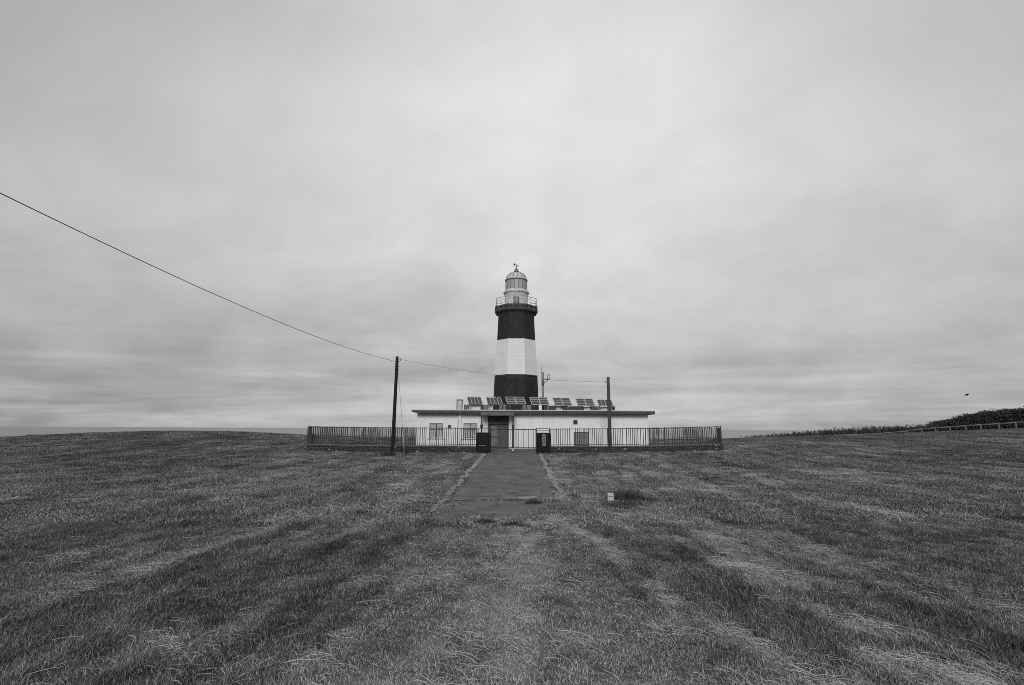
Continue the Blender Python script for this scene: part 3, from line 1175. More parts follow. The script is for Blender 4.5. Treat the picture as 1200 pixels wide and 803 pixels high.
# windows
for kind, a, b, c, d in ops:
    if kind != 'window':
        continue
    xa_, xb_ = X(a, BY), X(b, BY)
    z0, z1 = Z(d, BY, a), Z(c, BY, a)
    mb = MB()
    t = .04
    y0, y1 = BY + .04, BY + .12
    mb.box(xa_, xa_ + t, y0, y1, z0, z1); mb.box(xb_ - t, xb_, y0, y1, z0, z1)
    mb.box(xa_ + t, xb_ - t, y0, y1, z1 - t, z1); mb.box(xa_ + t, xb_ - t, y0, y1, z0, z0 + t)
    xm = (xa_ + xb_) / 2
    mb.box(xm - .03, xm + .03, y0 + .01, y1, z0 + t, z1 - t)
    zm = z0 + (z1 - z0) * .56
    mb.box(xa_ + t, xm - .03, y0 + .015, y1, zm - .025, zm + .025)
    mb.box(xm + .03, xb_ - t, y0 + .015, y1, zm - .025, zm + .025)
    wn = mb.build('window', M['dark_paint'], bld)
    mb = MB()
    mb.box(xa_ + .02, xb_ - .02, BY + .085, BY + .10, z0 + .02, z1 - .02)
    mb.build('pane', M['glass'], wn)
    mb = MB()      # drawn blind behind the pane's lower half
    mb.box(xa_ + .06, xb_ - .06, BY + .16, BY + .18, z0 + .05, z0 + (z1 - z0) * .4)
    mb.build('blind', M['white_trim'], wn)
    mb = MB()
    mb.box(xa_ - .17, xb_ + .17, BY - .12, BY + .04, z0 - .11, z0 - .001, bev=.012)
    mb.build('sill', M['white_trim'], wn)
    mb = MB()      # rendered border round the opening
    w = .07
    mb.box(xa_ - w, xa_, BY - .03, BY - .001, z0, z1); mb.box(xb_, xb_ + w, BY - .03, BY - .001, z0, z1)
    mb.box(xa_ - w, xb_ + w, BY - .03, BY - .001, z1, z1 + w)
    mb.build('window_surround', M['white_trim'], wn)
# meter box, vent, low panel
mb = MB()
mb.box(X(525.1, BY), X(528.2, BY), BY - .14, BY - .001, Z(501.4, BY, 526), Z(498.0, BY, 526), bev=.015)
mb.build('meter_box', M['dark_box'], bld)
mb = MB()
va, vb, vc, vd = X(672.0, BY), X(676.9, BY), Z(497.2, BY, 674), Z(492.5, BY, 674)
mb.box(va, vb, BY - .05, BY - .001, vc, vd)
vt = mb.build('vent', M['roof_edge'], bld)
mb = MB()
for k in range(5):
    z = vc + (vd - vc) * (k + .5) / 5
    mb.quadbox((va + .04, BY - .085, z - .02), (vb - va - .08, 0, 0), (0, .034, .03), (0, .004, .012))
mb.build('louvre', M['dark_box'], vt)
mb = MB()
pa, pb, pc, pd = X(673.2, BY), X(689.2, BY), Z(521.2, BY, 680), Z(507.2, BY, 680)
mb.box(pa, pb, BY - .07, BY - .001, pc, pd, bev=.012)
lp = mb.build('access_panel', M['grey_panel'], bld)
mb = MB()
mb.box(pa - .05, pa, BY - .09, BY - .002, pc, pd); mb.box(pb, pb + .05, BY - .09, BY - .002, pc, pd)
mb.box(pa - .05, pb + .05, BY - .09, BY - .002, pd, pd + .05); mb.box(pa - .05, pb + .05, BY - .09, BY - .002, pc - .05, pc)
for k in range(3):
    mb.tube([(pb + .0, BY - .10, pc + .2 + k * .32), (pb + .0, BY - .10, pc + .3 + k * .32)], .025, 6)
mb.build('panel_frame', M['roof_edge'], lp)
# entrance: recessed double door, sign, canopy
da, db = X(571.4, BY), X(596.2, BY)
dz0, dz1, dzm = Z(525.5, BY, 584), Z(487.6, BY, 584), Z(497.2, BY, 584)
mb = MB()
fy = BY + .16
mb.box(da + .001, da + .09, BY - .03, fy + .1, dz0, dz1); mb.box(db - .09, db - .001, BY - .03, fy + .1, dz0, dz1)
mb.box(da + .09, db - .09, BY + .03, fy + .1, dzm, dz1 - .002)
mb.build('door_surround', M['dark_paint'], bld)
xm = (da + db) / 2
for s, (a, b) in enumerate(((da + .10, xm - .006), (xm + .006, db - .10))):
    mb = MB()
    mb.box(a, b, fy, fy + .06, dz0 + .03, dzm - .01)
    dr = mb.build('door', M['door_leaf'], bld)
    mb = MB()
    mb.box(a + .14, b - .14, fy - .012, fy - .001, dz0 + .2, dz0 + .85)
    mb.box(a + .14, b - .14, fy - .012, fy - .001, dz0 + 1.0, dzm - .15)
    mb.build('door_panel', M['grey_panel'] if s == 0 else M['door_leaf'], dr)
    mb = MB()
    hx = b - .06 if s == 0 else a + .06
    mb.tube([(hx, fy - .05, dz0 + .95), (hx, fy - .05, dz0 + 1.15)], .016, 6)
    mb.box(hx - .01, hx + .01, fy - .05, fy - .001, dz0 + .96, dz0 + .98)
    mb.box(hx - .01, hx + .01, fy - .05, fy - .001, dz0 + 1.12, dz0 + 1.14)
    mb.build('handle', M['steel'], dr)
mb = MB()
mb.box(X(579.4, BY), X(587.0, BY), BY - .01, BY + .028, Z(493.2, BY, 583), Z(491.0, BY, 583))
mb.build('name_sign', M['black_metal'], bld)
mb = MB()
cy0 = BY - 1.25
ca, cb = X(563.2, cy0, 485), X(602.4, cy0, 485)
cz0, cz1 = Z(487.3, cy0), Z(483.0, cy0)
mb.box(ca, cb, cy0, BY - .552, cz0, cz1, bev=.02)
mb.box(ca + .1, cb - .1, BY - .552, BY - .002, cz0 + .02, zroof - .01)
cn = mb.build('canopy', M['canopy'], bld)
for px in (564.4, 601.3):
    xx = X(px, cy0 + .12, 500)
    zg = hz(xx, cy0) - .1
    mb = MB()
    mb.tube([(xx, cy0 + .12, zg), (xx, cy0 + .12, cz0)], .055, 10)
    pt = mb.build('canopy_post', M['black_metal'], bld)
    mb = MB()
    zl = Z(499.8, cy0)
    mb.lathe((xx, cy0 + .12), [(.05, zl - .22), (.11, zl - .16), (.12, zl + .06), (.07, zl + .18), (.05, zl + .2)], n=12)
    mb.build('lamp', M['dark_box'], pt)
mb = MB()
mb.box(ca + .2, cb - .2, BY - 1.15, BY - .005, -.3, Z(525.5, BY, 584) - .003, bev=.02)
mb.build('doorstep', M['concrete'], bld)

# ------------------------------------------------------------------ solar arrays on the roof
SOLG = 'solar arrays in a row on the roof'


def solar(x0, x1, ytop, ybot, shear, style, blocks, label, Y=BY + 1.6):
    """x0..x1: bottom edge in photo px; the panel leans back and is turned a little."""
    zb, zt_ = Z(ybot, Y, x0), Z(ytop, Y + .5, x0)
    A = Vector((X(x0, Y, ybot), Y, zb))
    B = Vector((X(x1, Y, ybot), Y + .10, zb))
    tx = X(x0 - shear, Y + .5, ytop)
    U = Vector((tx - A.x, .55, zt_ - zb))
    R = B - A
    Nn = R.cross(U).normalized()          # towards the camera, up
    if Nn.y > 0:
        Nn = -Nn
    t = thing('solar_array', label, 'solar panel', ((A.x + B.x) / 2, Y + .3, ztop), SOLG)
    mb = MB()
    mb.quadbox(A, R, U, -Nn * .04)
    bk = mb.build('panel_board', M['solar_cell'], t)
    fr = MB()
    w = .045
    Rn, Un = R.normalized(), U.normalized()

    def bar_r(v, ww=w, a0=0.0, a1=1.0):
        fr.quadbox(A + U * v - Un * ww / 2 + R * a0 + Nn * .002, R * (a1 - a0), Un * ww, Nn * .03)

    def bar_u(u, ww=w, lift=.033, v1=1.0):
        fr.quadbox(A + R * u - Rn * ww / 2 + Nn * .002, Rn * ww, U * v1, Nn * lift)
    if style == 'grid':
        for v in (0, 1):
            bar_r(v, .06)
        for v in (.36, .68):
            bar_r(v, .055)
        for u in (0, 1):
            bar_u(u, .06)
        bar_u(.5, .085, .036)
    else:
        bar_r(0, .05)
        for u in (0, .25, .5, .75, 1):
            bar_u(u, .05)
        for u in (.125, .375, .625, .875):    # bright clamps on the top edge
            fr.quadbox(A + U + R * (u - .055) - Un * .03, R * .11, Un * .10, Nn * .04)
    fr.build('panel_frame', M['solar_frame'], t)
    for a, b, dark in blocks:
        mb = MB()
        xa_, xb_ = X(a, Y + .15, 478), X(b, Y + .15, 478)
        mb.box(xa_, xb_, Y + .15, Y + .75, ztop, zb - .03, bev=.015)
        mb.build('support_block', M['dark_box'] if dark else M['concrete'], t)
    for u in (.12, .88):
        top = A + U * .85 + R * u - Nn * .05
        MB().tube([top, (top.x, top.y + .1, ztop)], .025, 6).build('leg', M['steel'], t)
        MB().tube([A + R * u - Nn * .05, (A.x + R.x * u, A.y + .12, ztop)], .025, 6).build('leg', M['steel'], t)
    return t


solar(549.4, 565.6, 465.6, 473.8, 2.3, 'strip', [(543.8, 548.6, 0), (563.6, 566.6, 1)], 'tilted solar array of four upright dark strips nearest the roof chimney')
solar(571.6, 588.8, 466.0, 473.8, 2.0, 'strip', [(567.2, 571.6, 0), (585.2, 588.6, 0)], 'tilted solar array of four upright dark strips above the entrance door')
solar(595.0, 616.4, 465.6, 473.6, 2.8, 'grid', [(589.6, 592.6, 0), (612.4, 616.6, 0)], 'pale framed solar array of six cells against the dark middle of the tower base')
solar(623.4, 643.8, 465.9, 474.4, 2.8, 'grid', [(617.2, 622.8, 0), (637.4, 643.0, 1)], 'solar array of six cells between the tower edge and the antenna mast')
solar(650.4, 670.4, 466.6, 475.0, 2.9, 'grid', [(644.0, 650.8, 1), (659.6, 664.8, 1)], 'six-cell solar array just past the antenna mast, above a white box with a hose')
solar(677.4, 697.4, 467.5, 475.8, 2.9, 'grid', [(666.6, 683.6, 1), (692.4, 698.0, 1)], 'solar array of six cells on wide dark blocks, one before the last in the row')
solar(702.0, 719.0, 468.8, 475.8, 2.4, 'strip', [(699.4, 703.4, 0), (713.4, 720.8, 1)], 'solar array of upright dark strips behind the grey pole at the row end')


def wbox(a, b, py, label, hose=False):
    Y = BY + 2.0
    mb = MB()
    x0, x1 = X(a, Y, 478), X(b, Y, 478)
    mb.box(x0, x1, Y, Y + .6, ztop, Z(py, Y), bev=.02)
    t = thing('white_cabinet', label, 'cabinet', ((x0 + x1) / 2, Y + .3, ztop), 'white cabinets under the solar arrays')
    mb.build('cabinet_body', M['white_trim'], t)
    mb = MB()
    mb.box(x0 - .03, x1 + .03, Y - .04, Y + .64, Z(py, Y), Z(py, Y) + .03)
    mb.build('lid', M['roof_top'], t)
    if hose:
        mb = MB()
        mb.tube([(x1 - .1, Y - .1, ztop + .02), (x1 - .22, Y - .1, ztop + .15), (x1 - .2, Y - .1, ztop + .3), (x1 - .05, Y - .1, ztop + .42), (x1 + .15, Y - .08, ztop + .47)], .03, 8)
        mb.build('hose', M['dark_box'], t)


wbox(549.2, 563.2, 474.6, 'wide white cabinet under the strip solar array nearest the chimney')
wbox(572.2, 577.2, 474.6, 'narrow white cabinet under the strip solar array above the entrance')
wbox(651.2, 658.8, 476.0, 'white cabinet with a curved dark hose under the array past the mast', True)
wbox(684.2, 692.0, 477.0, 'small white cabinet under the array on wide dark blocks')
wbox(704.0, 712.2, 477.0, 'white cabinet under the strip array next to the grey pole')

# ------------------------------------------------------------------ antenna mast
AY = BY + 3.2
ax = X(636.2, AY, 460)
am = thing('antenna_mast', 'grey antenna mast with a braced side arm standing on the roof', 'mast', (ax, AY, ztop))
mb = MB()
az = Z(436.2, AY, 636)
mb.tube([(ax, AY, ztop), (ax, AY, Z(452, AY))], .10, 12)
mb.tube([(ax, AY, Z(452, AY)), (ax, AY, az)], .125, 12)
mb.build('pole', M['grey_panel'], am)
mb = MB()
mb.tube([(ax - .10, AY - .02, az - .2), (ax - .10, AY - .02, Z(430.6, AY))], .022, 6)
mb.build('whip_antenna', M['iron'], am)
mb = MB()
xe = X(643.6, AY, 445)
za, zb_ = Z(444.6, AY), Z(449.6, AY)
mb.tube([(ax, AY - .02, za), (xe, AY - .02, za)], .035, 6)
mb.tube([(ax, AY - .02, zb_), (xe - .05, AY - .02, za)], .03, 6)
mb.build('arm', M['iron'], am)
mb = MB()
xl0, xl1, zl0, zl1 = X(641.5, AY, 442), X(644.4, AY, 442), Z(443.9, AY), Z(439.2, AY)
mb.tube([(xl0, AY - .02, zl0), (xl0, AY - .02, zl1)], .025, 6)
mb.tube([(xl1, AY - .02, za), (xl1, AY - .02, zl1 + .06)], .03, 6)
mb.tube([(xl0, AY - .02, zl1), (xl1, AY - .02, zl1)], .025, 6)
mb.tube([(xl0, AY - .02, zl0), (xl1, AY - .02, zl0)], .025, 6)
mb.build('loop_antenna', M['iron'], am)

# ------------------------------------------------------------------ fences on low rubble walls
FY = 40.0
fx0, fx1 = X(360.3, FY, 512), X(845.3, FY, 512)
gl0, gl1 = X(558.3, FY, 512), X(645.6, FY, 512)
STONE_TOP = .50


def rubble(p, q, h0, h1, th=.42, seed=0):
    """A low rubble wall between two plan points: core plus individually rounded stones in one mesh."""
    p, q = Vector(p), Vector(q)
    L = (q - p).length
    d = (q - p) / L
    nrm = Vector((-d.y, d.x, 0))
    mb = MB()
    r = random.Random(seed)
    n = max(2, int(L / 1.0))
    core = []
    for i in range(n + 1):
        c = p + d * (L * i / n)
        g = hz(c.x, c.y)
        for s, z in ((-1, g - .3), (1, g - .3), (1, g + h0 + (h1 - h0) * i / n - .03), (-1, g + h0 + (h1 - h0) * i / n - .03)):
            core.append((c.x + nrm.x * s * th * .42, c.y + nrm.y * s * th * .42, z))
    f = []
    for i in range(n):
        for k in range(4):
            j = (k + 1) % 4
            f.append((i * 4 + k, i * 4 + j, i * 4 + 4 + j, i * 4 + 4 + k))
    f += [(3, 2, 1, 0), (n * 4, n * 4 + 1, n * 4 + 2, n * 4 + 3)]
    mb.add(core, f, 0)
    x = 0
    for side in (-1, 1):
        z = .0
        row = 0
        while z < max(h0, h1) - .04:
            hh = r.uniform(.10, .17)
            x = r.uniform(0, .12)
            while x < L:
                w = r.uniform(.14, .34)
                c = p + d * min(L, x + w / 2)
                g = hz(c.x, c.y)
                rx, rz_, ry = w / 2 * .98, hh / 2 * .98, r.uniform(.05, .09)
                cz = g + z + hh / 2 - .04 + r.uniform(-.02, .02)
                o = c + nrm * side * th * .42
                vv = []
                for (a, b, k) in ((-1, -1, .7), (1, -1, .7), (1, 1, .7), (-1, 1, .7), (-.7, -.7, 1.3), (.7, -.7, 1.3), (.7, .7, 1.3), (-.7, .7, 1.3)):
                    a *= r.uniform(.8, 1.02); b *= r.uniform(.8, 1.02)
                    e = o + d * a * rx + nrm * side * (ry * (k - .9) * 2)
                    vv.append((e.x, e.y, cz + b * rz_))
                mi = 1 if r.random() < .018 else (2 if r.random() < .4 else 0)
                fc = [(4, 5, 6, 7), (0, 1, 5, 4), (1, 2, 6, 5), (2, 3, 7, 6), (3, 0, 4, 7)]
                if side > 0:
                    fc = [t[::-1] for t in fc]
                mb.add(vv, fc, mi)
                x += w
            z += hh
    cop = []
    for i in range(n + 1):
        c = p + d * (L * i / n)
        zt_ = hz(c.x, c.y) + h0 + (h1 - h0) * i / n
        for s, z in ((-1, zt_ - .04), (1, zt_ - .04), (1, zt_ + .02), (-1, zt_ + .02)):
            cop.append((c.x + nrm.x * s * th * .54, c.y + nrm.y * s * th * .54, z))
    mb.add(cop, f, 3)
    return mb


STONE2 = plain('rubble_stone_grey', .075, .9, .4, 6, bump=.5)
BENT = random.Random(5)


def fence(name_label, p, q, wall_h=.5, bar_top=1.35, spacing=.134, post_every=1.47, seed=1, rail_extra=(), thick=.021, rough=0.0, double_top=False, tops=None):
    p, q = Vector((p[0], p[1], 0)), Vector((q[0], q[1], 0))
    L = (q - p).length
    d = (q - p) / L
    nrm = Vector((-d.y, d.x, 0))
    root = thing('bar_fence', name_label, 'fence', (p.x, p.y, hz(p.x, p.y)), 'iron fences round the lighthouse yard')
    rubble(p, q, wall_h, wall_h, seed=seed).build('stone_wall', [M['stone'], M['pale_stone'], STONE2, M['canopy']], root)
    npan = max(1, round(L / post_every))
    step = L / npan
    r = random.Random(seed)

    def base(t):
        c = p + d * t
        return Vector((c.x, c.y, hz(c.x, c.y) + wall_h))
    for i in range(npan + 1):
        b = base(i * step)
        bt_ = bar_top if tops is None else tops[0] + (tops[1] - tops[0]) * i / npan - b.z
        mb = MB()
        lean = r.uniform(-.01, .01)
        mb.quadbox(b - d * .028 - nrm * .028 - Vector((0, 0, .1)), d * .056, nrm * .056, Vector((lean, 0, bt_ + .13)))
        mb.build('post', M['iron'], root)
    for i in range(npan):
        t0, t1 = i * step + .03, (i + 1) * step - .03
        a, b = base(t0), base(t1)
        mb = MB()
        ta, tb = (a.z + bar_top, b.z + bar_top) if tops is None else (tops[0] + (tops[1] - tops[0]) * t0 / L, tops[0] + (tops[1] - tops[0]) * t1 / L)
        for za_, zb2_, hh in ((ta - .05, tb - .05, .045), (a.z + .10, b.z + .10, .04)):
            q0 = Vector((a.x, a.y, za_))
            mb.quadbox(q0 - nrm * .02, Vector((b.x, b.y, zb2_)) - q0, nrm * .04, Vector((0, 0, hh)))
        nb = max(2, round((t1 - t0) / spacing))
        for k in range(1, nb):
            s = base(t0 + (t1 - t0) * k / nb)
            if rough and r.random() < rough * .5:
                continue
            tilt = d * (r.gauss(0, .035) if rough and r.random() < rough * 2 else r.gauss(0, .004))
            mb.quadbox(s - d * thick - nrm * thick + Vector((0, 0, .04)), d * thick * 2, nrm * thick * 2, Vector((0, 0, ta + (tb - ta) * k / nb - s.z - .02 + r.uniform(-.02, .02))) + tilt)
        mb.build('bar_panel', M['black_metal'], root)
    return root


fence('dark bar fence on rubble base crossing in front of the windows', (fx0, FY), (gl0, FY), .48, 1.36, seed=3, rough=.14)
fence('dark bar fence on rubble base crossing in front of the grey wall panel', (gl1, FY), (fx1, FY), .46, 1.34, seed=4, rough=.12)
SBY = 58.5
fx0b, fx1b = X(366.5, SBY, 512), X(838.5, SBY, 512)
fence('iron bar fence at the yard side towards the bare hill, seen end on', (fx0 - .1, FY + .45), (fx0b, SBY - .4), .2, 1.3, .30, 1.6, seed=5, rough=.1, tops=(Z(500.6, FY, 360), Z(500.7, SBY, 366)))
fence('iron bar fence at the yard side towards the scrub, seen end on', (fx1 + .1, FY + .45), (fx1b, SBY - .4), .2, 1.3, .30, 1.6, seed=6, rough=.1, tops=(Z(502.2, FY, 845), Z(502.4, SBY, 838)))
fence('iron bar fence across the back of the yard behind the lighthouse', (fx0b, SBY), (fx1b, SBY), .12, 1.15, .19, 1.6, seed=7, rough=.12, tops=(Z(500.7, SBY, 366), Z(502.4, SBY, 838)))

# ------------------------------------------------------------------ gate and pillars
PG = 'dark stone gate pillars'
PY = FY - .45
for a, b, lab, plate in ((558.2, 573.6, 'dark stone gate pillar beside the entrance door, with a small low plate', (561.2, 569.2, 521.8, 523.0)),
                         (629.4, 645.2, 'dark stone gate pillar with an upright pale framed name plate', (635.9, 639.1, 509.2, 522.0))):
    x0, x1 = X(a, PY, 515), X(b, PY, 515)
    g = hz((x0 + x1) / 2, PY)
    top = Z(507.1, PY)
    t = thing('gate_pillar', lab, 'pillar', ((x0 + x1) / 2, PY + .45, g), PG)
    mb = MB()
    mb.box(x0, x1, PY, PY + .9, g - .2, top, bev=.06)
    mb.box(x0 - .04, x1 + .04, PY - .04, PY + .94, g - .2, g + .10)
    mb.build('pillar_body', M['granite'], t)
    mb = MB()
    xa_, xb_ = X(plate[0], PY, 515), X(plate[1], PY, 515)
    z0, z1 = Z(plate[3], PY), Z(plate[2], PY)
    if plate[3] - plate[2] > 4:
        mb.box(xa_, xb_, PY - .025, PY - .001, z0, z1)
        pl = mb.build('name_plate', M['plate'], t)
        MB().box(xa_ + .045, xb_ - .045, PY - .030, PY - .0255, z0 + .05, z1 - .05).build('plate_field', M['granite'], pl)
        mb = MB()
        n = 7
        for k in range(n):
            zc_ = z0 + .10 + (z1 - z0 - .2) * k / (n - 1)
            xc = (xa_ + xb_) / 2
            mb.box(xc - .045, xc + .045, PY - .036, PY - .031, zc_ - .028, zc_ - .012)
            mb.box(xc - .03, xc + .03, PY - .036, PY - .031, zc_ + .012, zc_ + .026)
            mb.box(xc - .009, xc + .009, PY - .040, PY - .037, zc_ - .03, zc_ + .034)
        mb.build('plate_text', M['steel'], pl)
    else:
        mb.box(xa_, xb_, PY - .02, PY - .001, z0, z1)
        mb.build('name_plate', M['canopy'], t)
# rails that run behind the pillars from the fence to the gate post
GYY = FY + .05
gt_ = thing('iron_gate', 'low double leaf iron gate closing the path between the pillars', 'gate', (X(601, GYY), GYY, hz(X(601, GYY), GYY)))
for a, b, sgn in ((575.0, 601.2, 0), (601.5, 628.6, 1)):
    x0, x1 = X(a, GYY), X(b, GYY)
    z0, z1 = Z(524.6, GYY), Z(503.3, GYY)
    mb = MB()
    th = .028
    mb.box(x0, x0 + .06, GYY - th, GYY + th, z0 - .12, z1 + .03)
    mb.box(x1 - .07, x1, GYY - th, GYY + th, z0 - .12, z1 + .03)
    mb.box(x0 + .06, x1 - .07, GYY - th, GYY + th, z1 - .03, z1 + .03)
    mb.box(x0 + .06, x1 - .07, GYY - th, GYY + th, z0 - .03, z0 + .02)
    lf = mb.build('gate_leaf', M['black_metal'], gt_)
    mb = MB()
    n = 9
    for k in range(1, n):
        x = x0 + .03 + (x1 - x0 - .06) * k / n
        mb.box(x - .016, x + .016, GYY - .014, GYY + .014, z0 - .10, z1 - .03)
    mb.build('gate_bar', M['black_metal'], lf)
mb = MB()
xq = X(601.3, GYY)
mb.box(xq - .045, xq + .045, GYY - .10, GYY - .032, Z(528.6, GYY), Z(525.4, GYY), bev=.01)
mb.build('drop_bolt', M['white_trim'], gt_)
for a, b in ((559.6, 574.6), (629.0, 644.6)):
    mb = MB()
    for py in (502.2, 504.2):
        mb.box(X(a, FY + .2), X(b, FY + .2), FY + .62, FY + .66, Z(py, FY + .6) - .02, Z(py, FY + .6) + .02)
    mb.box(X(b if a < 600 else a, FY) - .035, X(b if a < 600 else a, FY) + .035, FY + .60, FY + .68, hz(X(a, FY), FY) - .1, Z(501.8, FY + .6))
    mb.box(X(a if a < 600 else b, FY) - .035, X(a if a < 600 else b, FY) + .035, FY + .60, FY + .68, hz(X(a, FY), FY) - .1, Z(501.8, FY + .6))
    mb.build('gate_post_rail', M['black_metal'], gt_)

# ------------------------------------------------------------------ poles and wires
LY = 37.6
pb = P(459.0, 530.5, LY)
ptp = P(465.4, 418.0, LY)
gz_ = hz(pb.x, LY)
lp_ = thing('utility_pole', 'dark leaning wooden pole on the grass in front of the fence', 'pole', (pb.x, LY, gz_), 'wooden wire poles')
mb = MB()
nseg = 12
pts = []
for k in range(nseg + 1):
    t = k / nseg
    q = Vector((pb.x, LY, gz_ - .3)).lerp(ptp, t)
    q.x += .02 * math.sin(t * 7) * (1 - t) + .03 * math.sin(t * 3)
    pts.append(q)
mb.tube(pts, [.145 - .035 * k / nseg for k in range(nseg + 1)], 12)
mb.build('pole', M['pole_wood'], lp_)
mb = MB()
i1 = P(469.4, 421.2, LY)
mb.tube([(ptp.x, LY, i1.z), (i1.x, LY, i1.z)], .018, 6)
mb.lathe((i1.x, LY), [(.03, i1.z - .10), (.05, i1.z - .07), (.035, i1.z - .02), (.055, i1.z + .02), (.03, i1.z + .07)], n=10)
mb.build('insulator', M['steel'], lp_)
mb = MB()
for py in (424, 429.5, 433):
    q = P(465.9 - (py - 424) * .06, py, LY)
    mb.tube([(q.x - .12, LY - .05, q.z), (q.x + .16, LY - .05, q.z)], .028, 6)
mb.build('bolt', M['iron'], lp_)

RY_ = 41.3
qb, qt = P(714.8, 523, RY_), P(712.6, 442, RY_)
g2 = hz(qb.x, RY_)
rp = thing('utility_pole', 'weathered grey wooden pole standing close to the white wall inside the fence', 'pole', (qb.x, RY_, g2), 'wooden wire poles')
mb = MB()
pts = [Vector((qb.x + .02, RY_, g2 - .3)).lerp(qt, k / 8) for k in range(9)]
mb.tube(pts, [.155 - .035 * k / 8 for k in range(9)], 12)
mb.build('pole', M['grey_wood'], rp)
mb = MB()
q = P(709.8, 447.6, RY_)
mb.tube([(qt.x, RY_, q.z), (q.x, RY_, q.z)], .02, 6)
mb.lathe((q.x, RY_), [(.03, q.z - .08), (.05, q.z - .05), (.035, q.z), (.05, q.z + .03), (.03, q.z + .06)], n=10)
mb.build('insulator', M['steel'], rp)


def quad_through(A, B, mid):
    """Points of a parabola from A to B passing through mid at its own fraction."""
    ab = B - A
    t = (mid.x - A.x) / ab.x if abs(ab.x) > abs(ab.y) else (mid.y - A.y) / ab.y
    dz = mid.z - (A.z + ab.z * t)
    k = dz / (t * (1 - t))
    return [A + ab * (i / 40) + Vector((0, 0, k * (i / 40) * (1 - i / 40))) for i in range(41)]


A = P(463.6, 423.6, LY)
D0 = P(0, 228, 10.5)          # where the wire leaves the photo's edge
ab2 = Vector((D0.x - A.x, D0.y - A.y, 0))
# height along the plan line at two measured pixels, then one parabola carried past the frame


def on_line(px, py):
    d = ROT @ Vector(((px - W0 / 2) / F, -(py - H0 / 2) / F, -1.0))
    # intersect plan ray with plan line A->D0
    den = d.x * ab2.y - d.y * ab2.x
    s = (A.x * ab2.y - A.y * ab2.x) / den
    t = ((d.x * s - A.x) * ab2.x + (d.y * s - A.y) * ab2.y) / (ab2.x ** 2 + ab2.y ** 2)
    return t, EYE + d.z * s


ts, zs_ = [0.0, 1.0], [A.z, D0.z]
for p_ in ((181, 310.5), (317.5, 374.4)):
    t, z = on_line(*p_)
    ts.append(t); zs_.append(z)
cf = np.polyfit(ts, zs_, 2)
TEND = 1.75
wire = MB()
wire.tube([(A.x + ab2.x * t, A.y + ab2.y * t, float(np.polyval(cf, t)) + (A.z - cf[2]) * (1 - min(1, t))) for t in np.linspace(0, TEND, 70)], .011, 6)
wo = wire.build('overhead_wire', M['wire'], origin=A)
tag(wo, 'black overhead wire sloping down from the sky to the dark leaning pole', 'wire', 'overhead wires')
endp = (A.x + ab2.x * TEND, A.y + ab2.y * TEND, float(np.polyval(cf, TEND)))
ge = hz(endp[0], endp[1])
mb = MB()
mb.tube([(endp[0], endp[1], ge - .3), (endp[0], endp[1], endp[2] + .3)], [.15, .11], 12)
t_ = thing('utility_pole', 'dark wooden pole holding the near end of the overhead wire, out of view', 'pole', (endp[0], endp[1], ge))
mb.build('pole', M['pole_wood'], t_)
A2, B2 = i1.copy(), P(709.8, 447.6, RY_)
w2 = MB()
w2.tube(quad_through(A2, B2, P(579, 439.3, LY + (RY_ - LY) * .47)), .010, 6)
wo = w2.build('overhead_wire', M['pale_wire'], origin=A2)
tag(wo, 'thin grey overhead wire running between the two wooden poles past the tower', 'wire', 'overhead wires')
mb = MB()
gs = P(474.2, 531, LY + .6)
gs.z = hz(gs.x, gs.y)
ga = P(466.5, 432, LY)
mb.tube([ga, gs - Vector((0, 0, .1))], .011, 6)
gw = thing('guy_wire', 'thin guy wire from the dark leaning pole to the grass with a pale sleeve', 'guy wire', gs)
mb.build('cable', M['pale_wire'], gw)
mb = MB()
t0_ = gs.lerp(ga, .27)
mb.tube([gs, t0_], .05, 8)
mb.build('sleeve', M['sleeve'], gw)

# ------------------------------------------------------------------ white marker post in the grass
mxp, myp = ground_at(715.5, 588.0)
mxs = 6.8 * myp / F
mg = hz(mxp, myp)
mb = MB()
mh = 8.6 * myp / F
mb.box(mxp - mxs / 2, mxp + mxs / 2, myp - .11, myp + .11, mg - .2, mg + mh, bev=.018)
mk = thing('marker_post', 'short square white concrete marker post standing in the grass', 'marker post', (mxp, myp, mg))
mb.build('post_body', M['marker'], mk)
mb = MB()
mb.box(mxp - mxs * .36, mxp + mxs * .36, myp - .114, myp - .1105, mg + mh * .60, mg + mh * .66)
mb.build('groove', M['roof_edge'], mk)

# ------------------------------------------------------------------ low rail fence and scrub
rail_px = [(968, 510.2), (1017, 508.6), (1046, 506.6), (1063, 505.0), (1080, 502.3), (1096, 501.4), (1113, 500.1), (1131, 498.7), (1149, 497.6), (1170, 496.3), (1190, 494.9), (1212, 493.6), (1236, 492)]
rf_ = None
rpts = []
for i, (px, py) in enumerate(rail_px):
    Y = 84 - 13.5 * i / (len(rail_px) - 1)
    p = P(px, py, Y)
    rpts.append(p)
rf_ = thing('rail_fence', 'low wooden rail fence with a pale rail in front of the dark scrub', 'fence', (rpts[-1].x, rpts[-1].y, hz(rpts[-1].x, rpts[-1].y)))
for i, p in enumerate(rpts):
    mb = MB()
    g = min(hz(p.x, p.y), p.z - .35)
    mb.tube([(p.x, p.y, g - .2), (p.x, p.y, p.z + .03)], .11, 10)
    mb.build('post', M['post_wood'], rf_)
for i in range(len(rpts) - 1):
    mb = MB()
    a, b = rpts[i], rpts[i + 1]
    mb.tube([a + Vector((0, -.13, -.02)), a.lerp(b, .5) + Vector((0, -.13, -.05)), b + Vector((0, -.13, -.02))], .085, 10)
    mb.build('rail', M['rail_wood'], rf_)

# scrub: thousands of leaf-sized faces on twigs, thicker and taller to the far end
LEAF = blade_mat('scrub_leaf', -.75, -.12, False)
sv, sf = [], []
rs = random.Random(21)


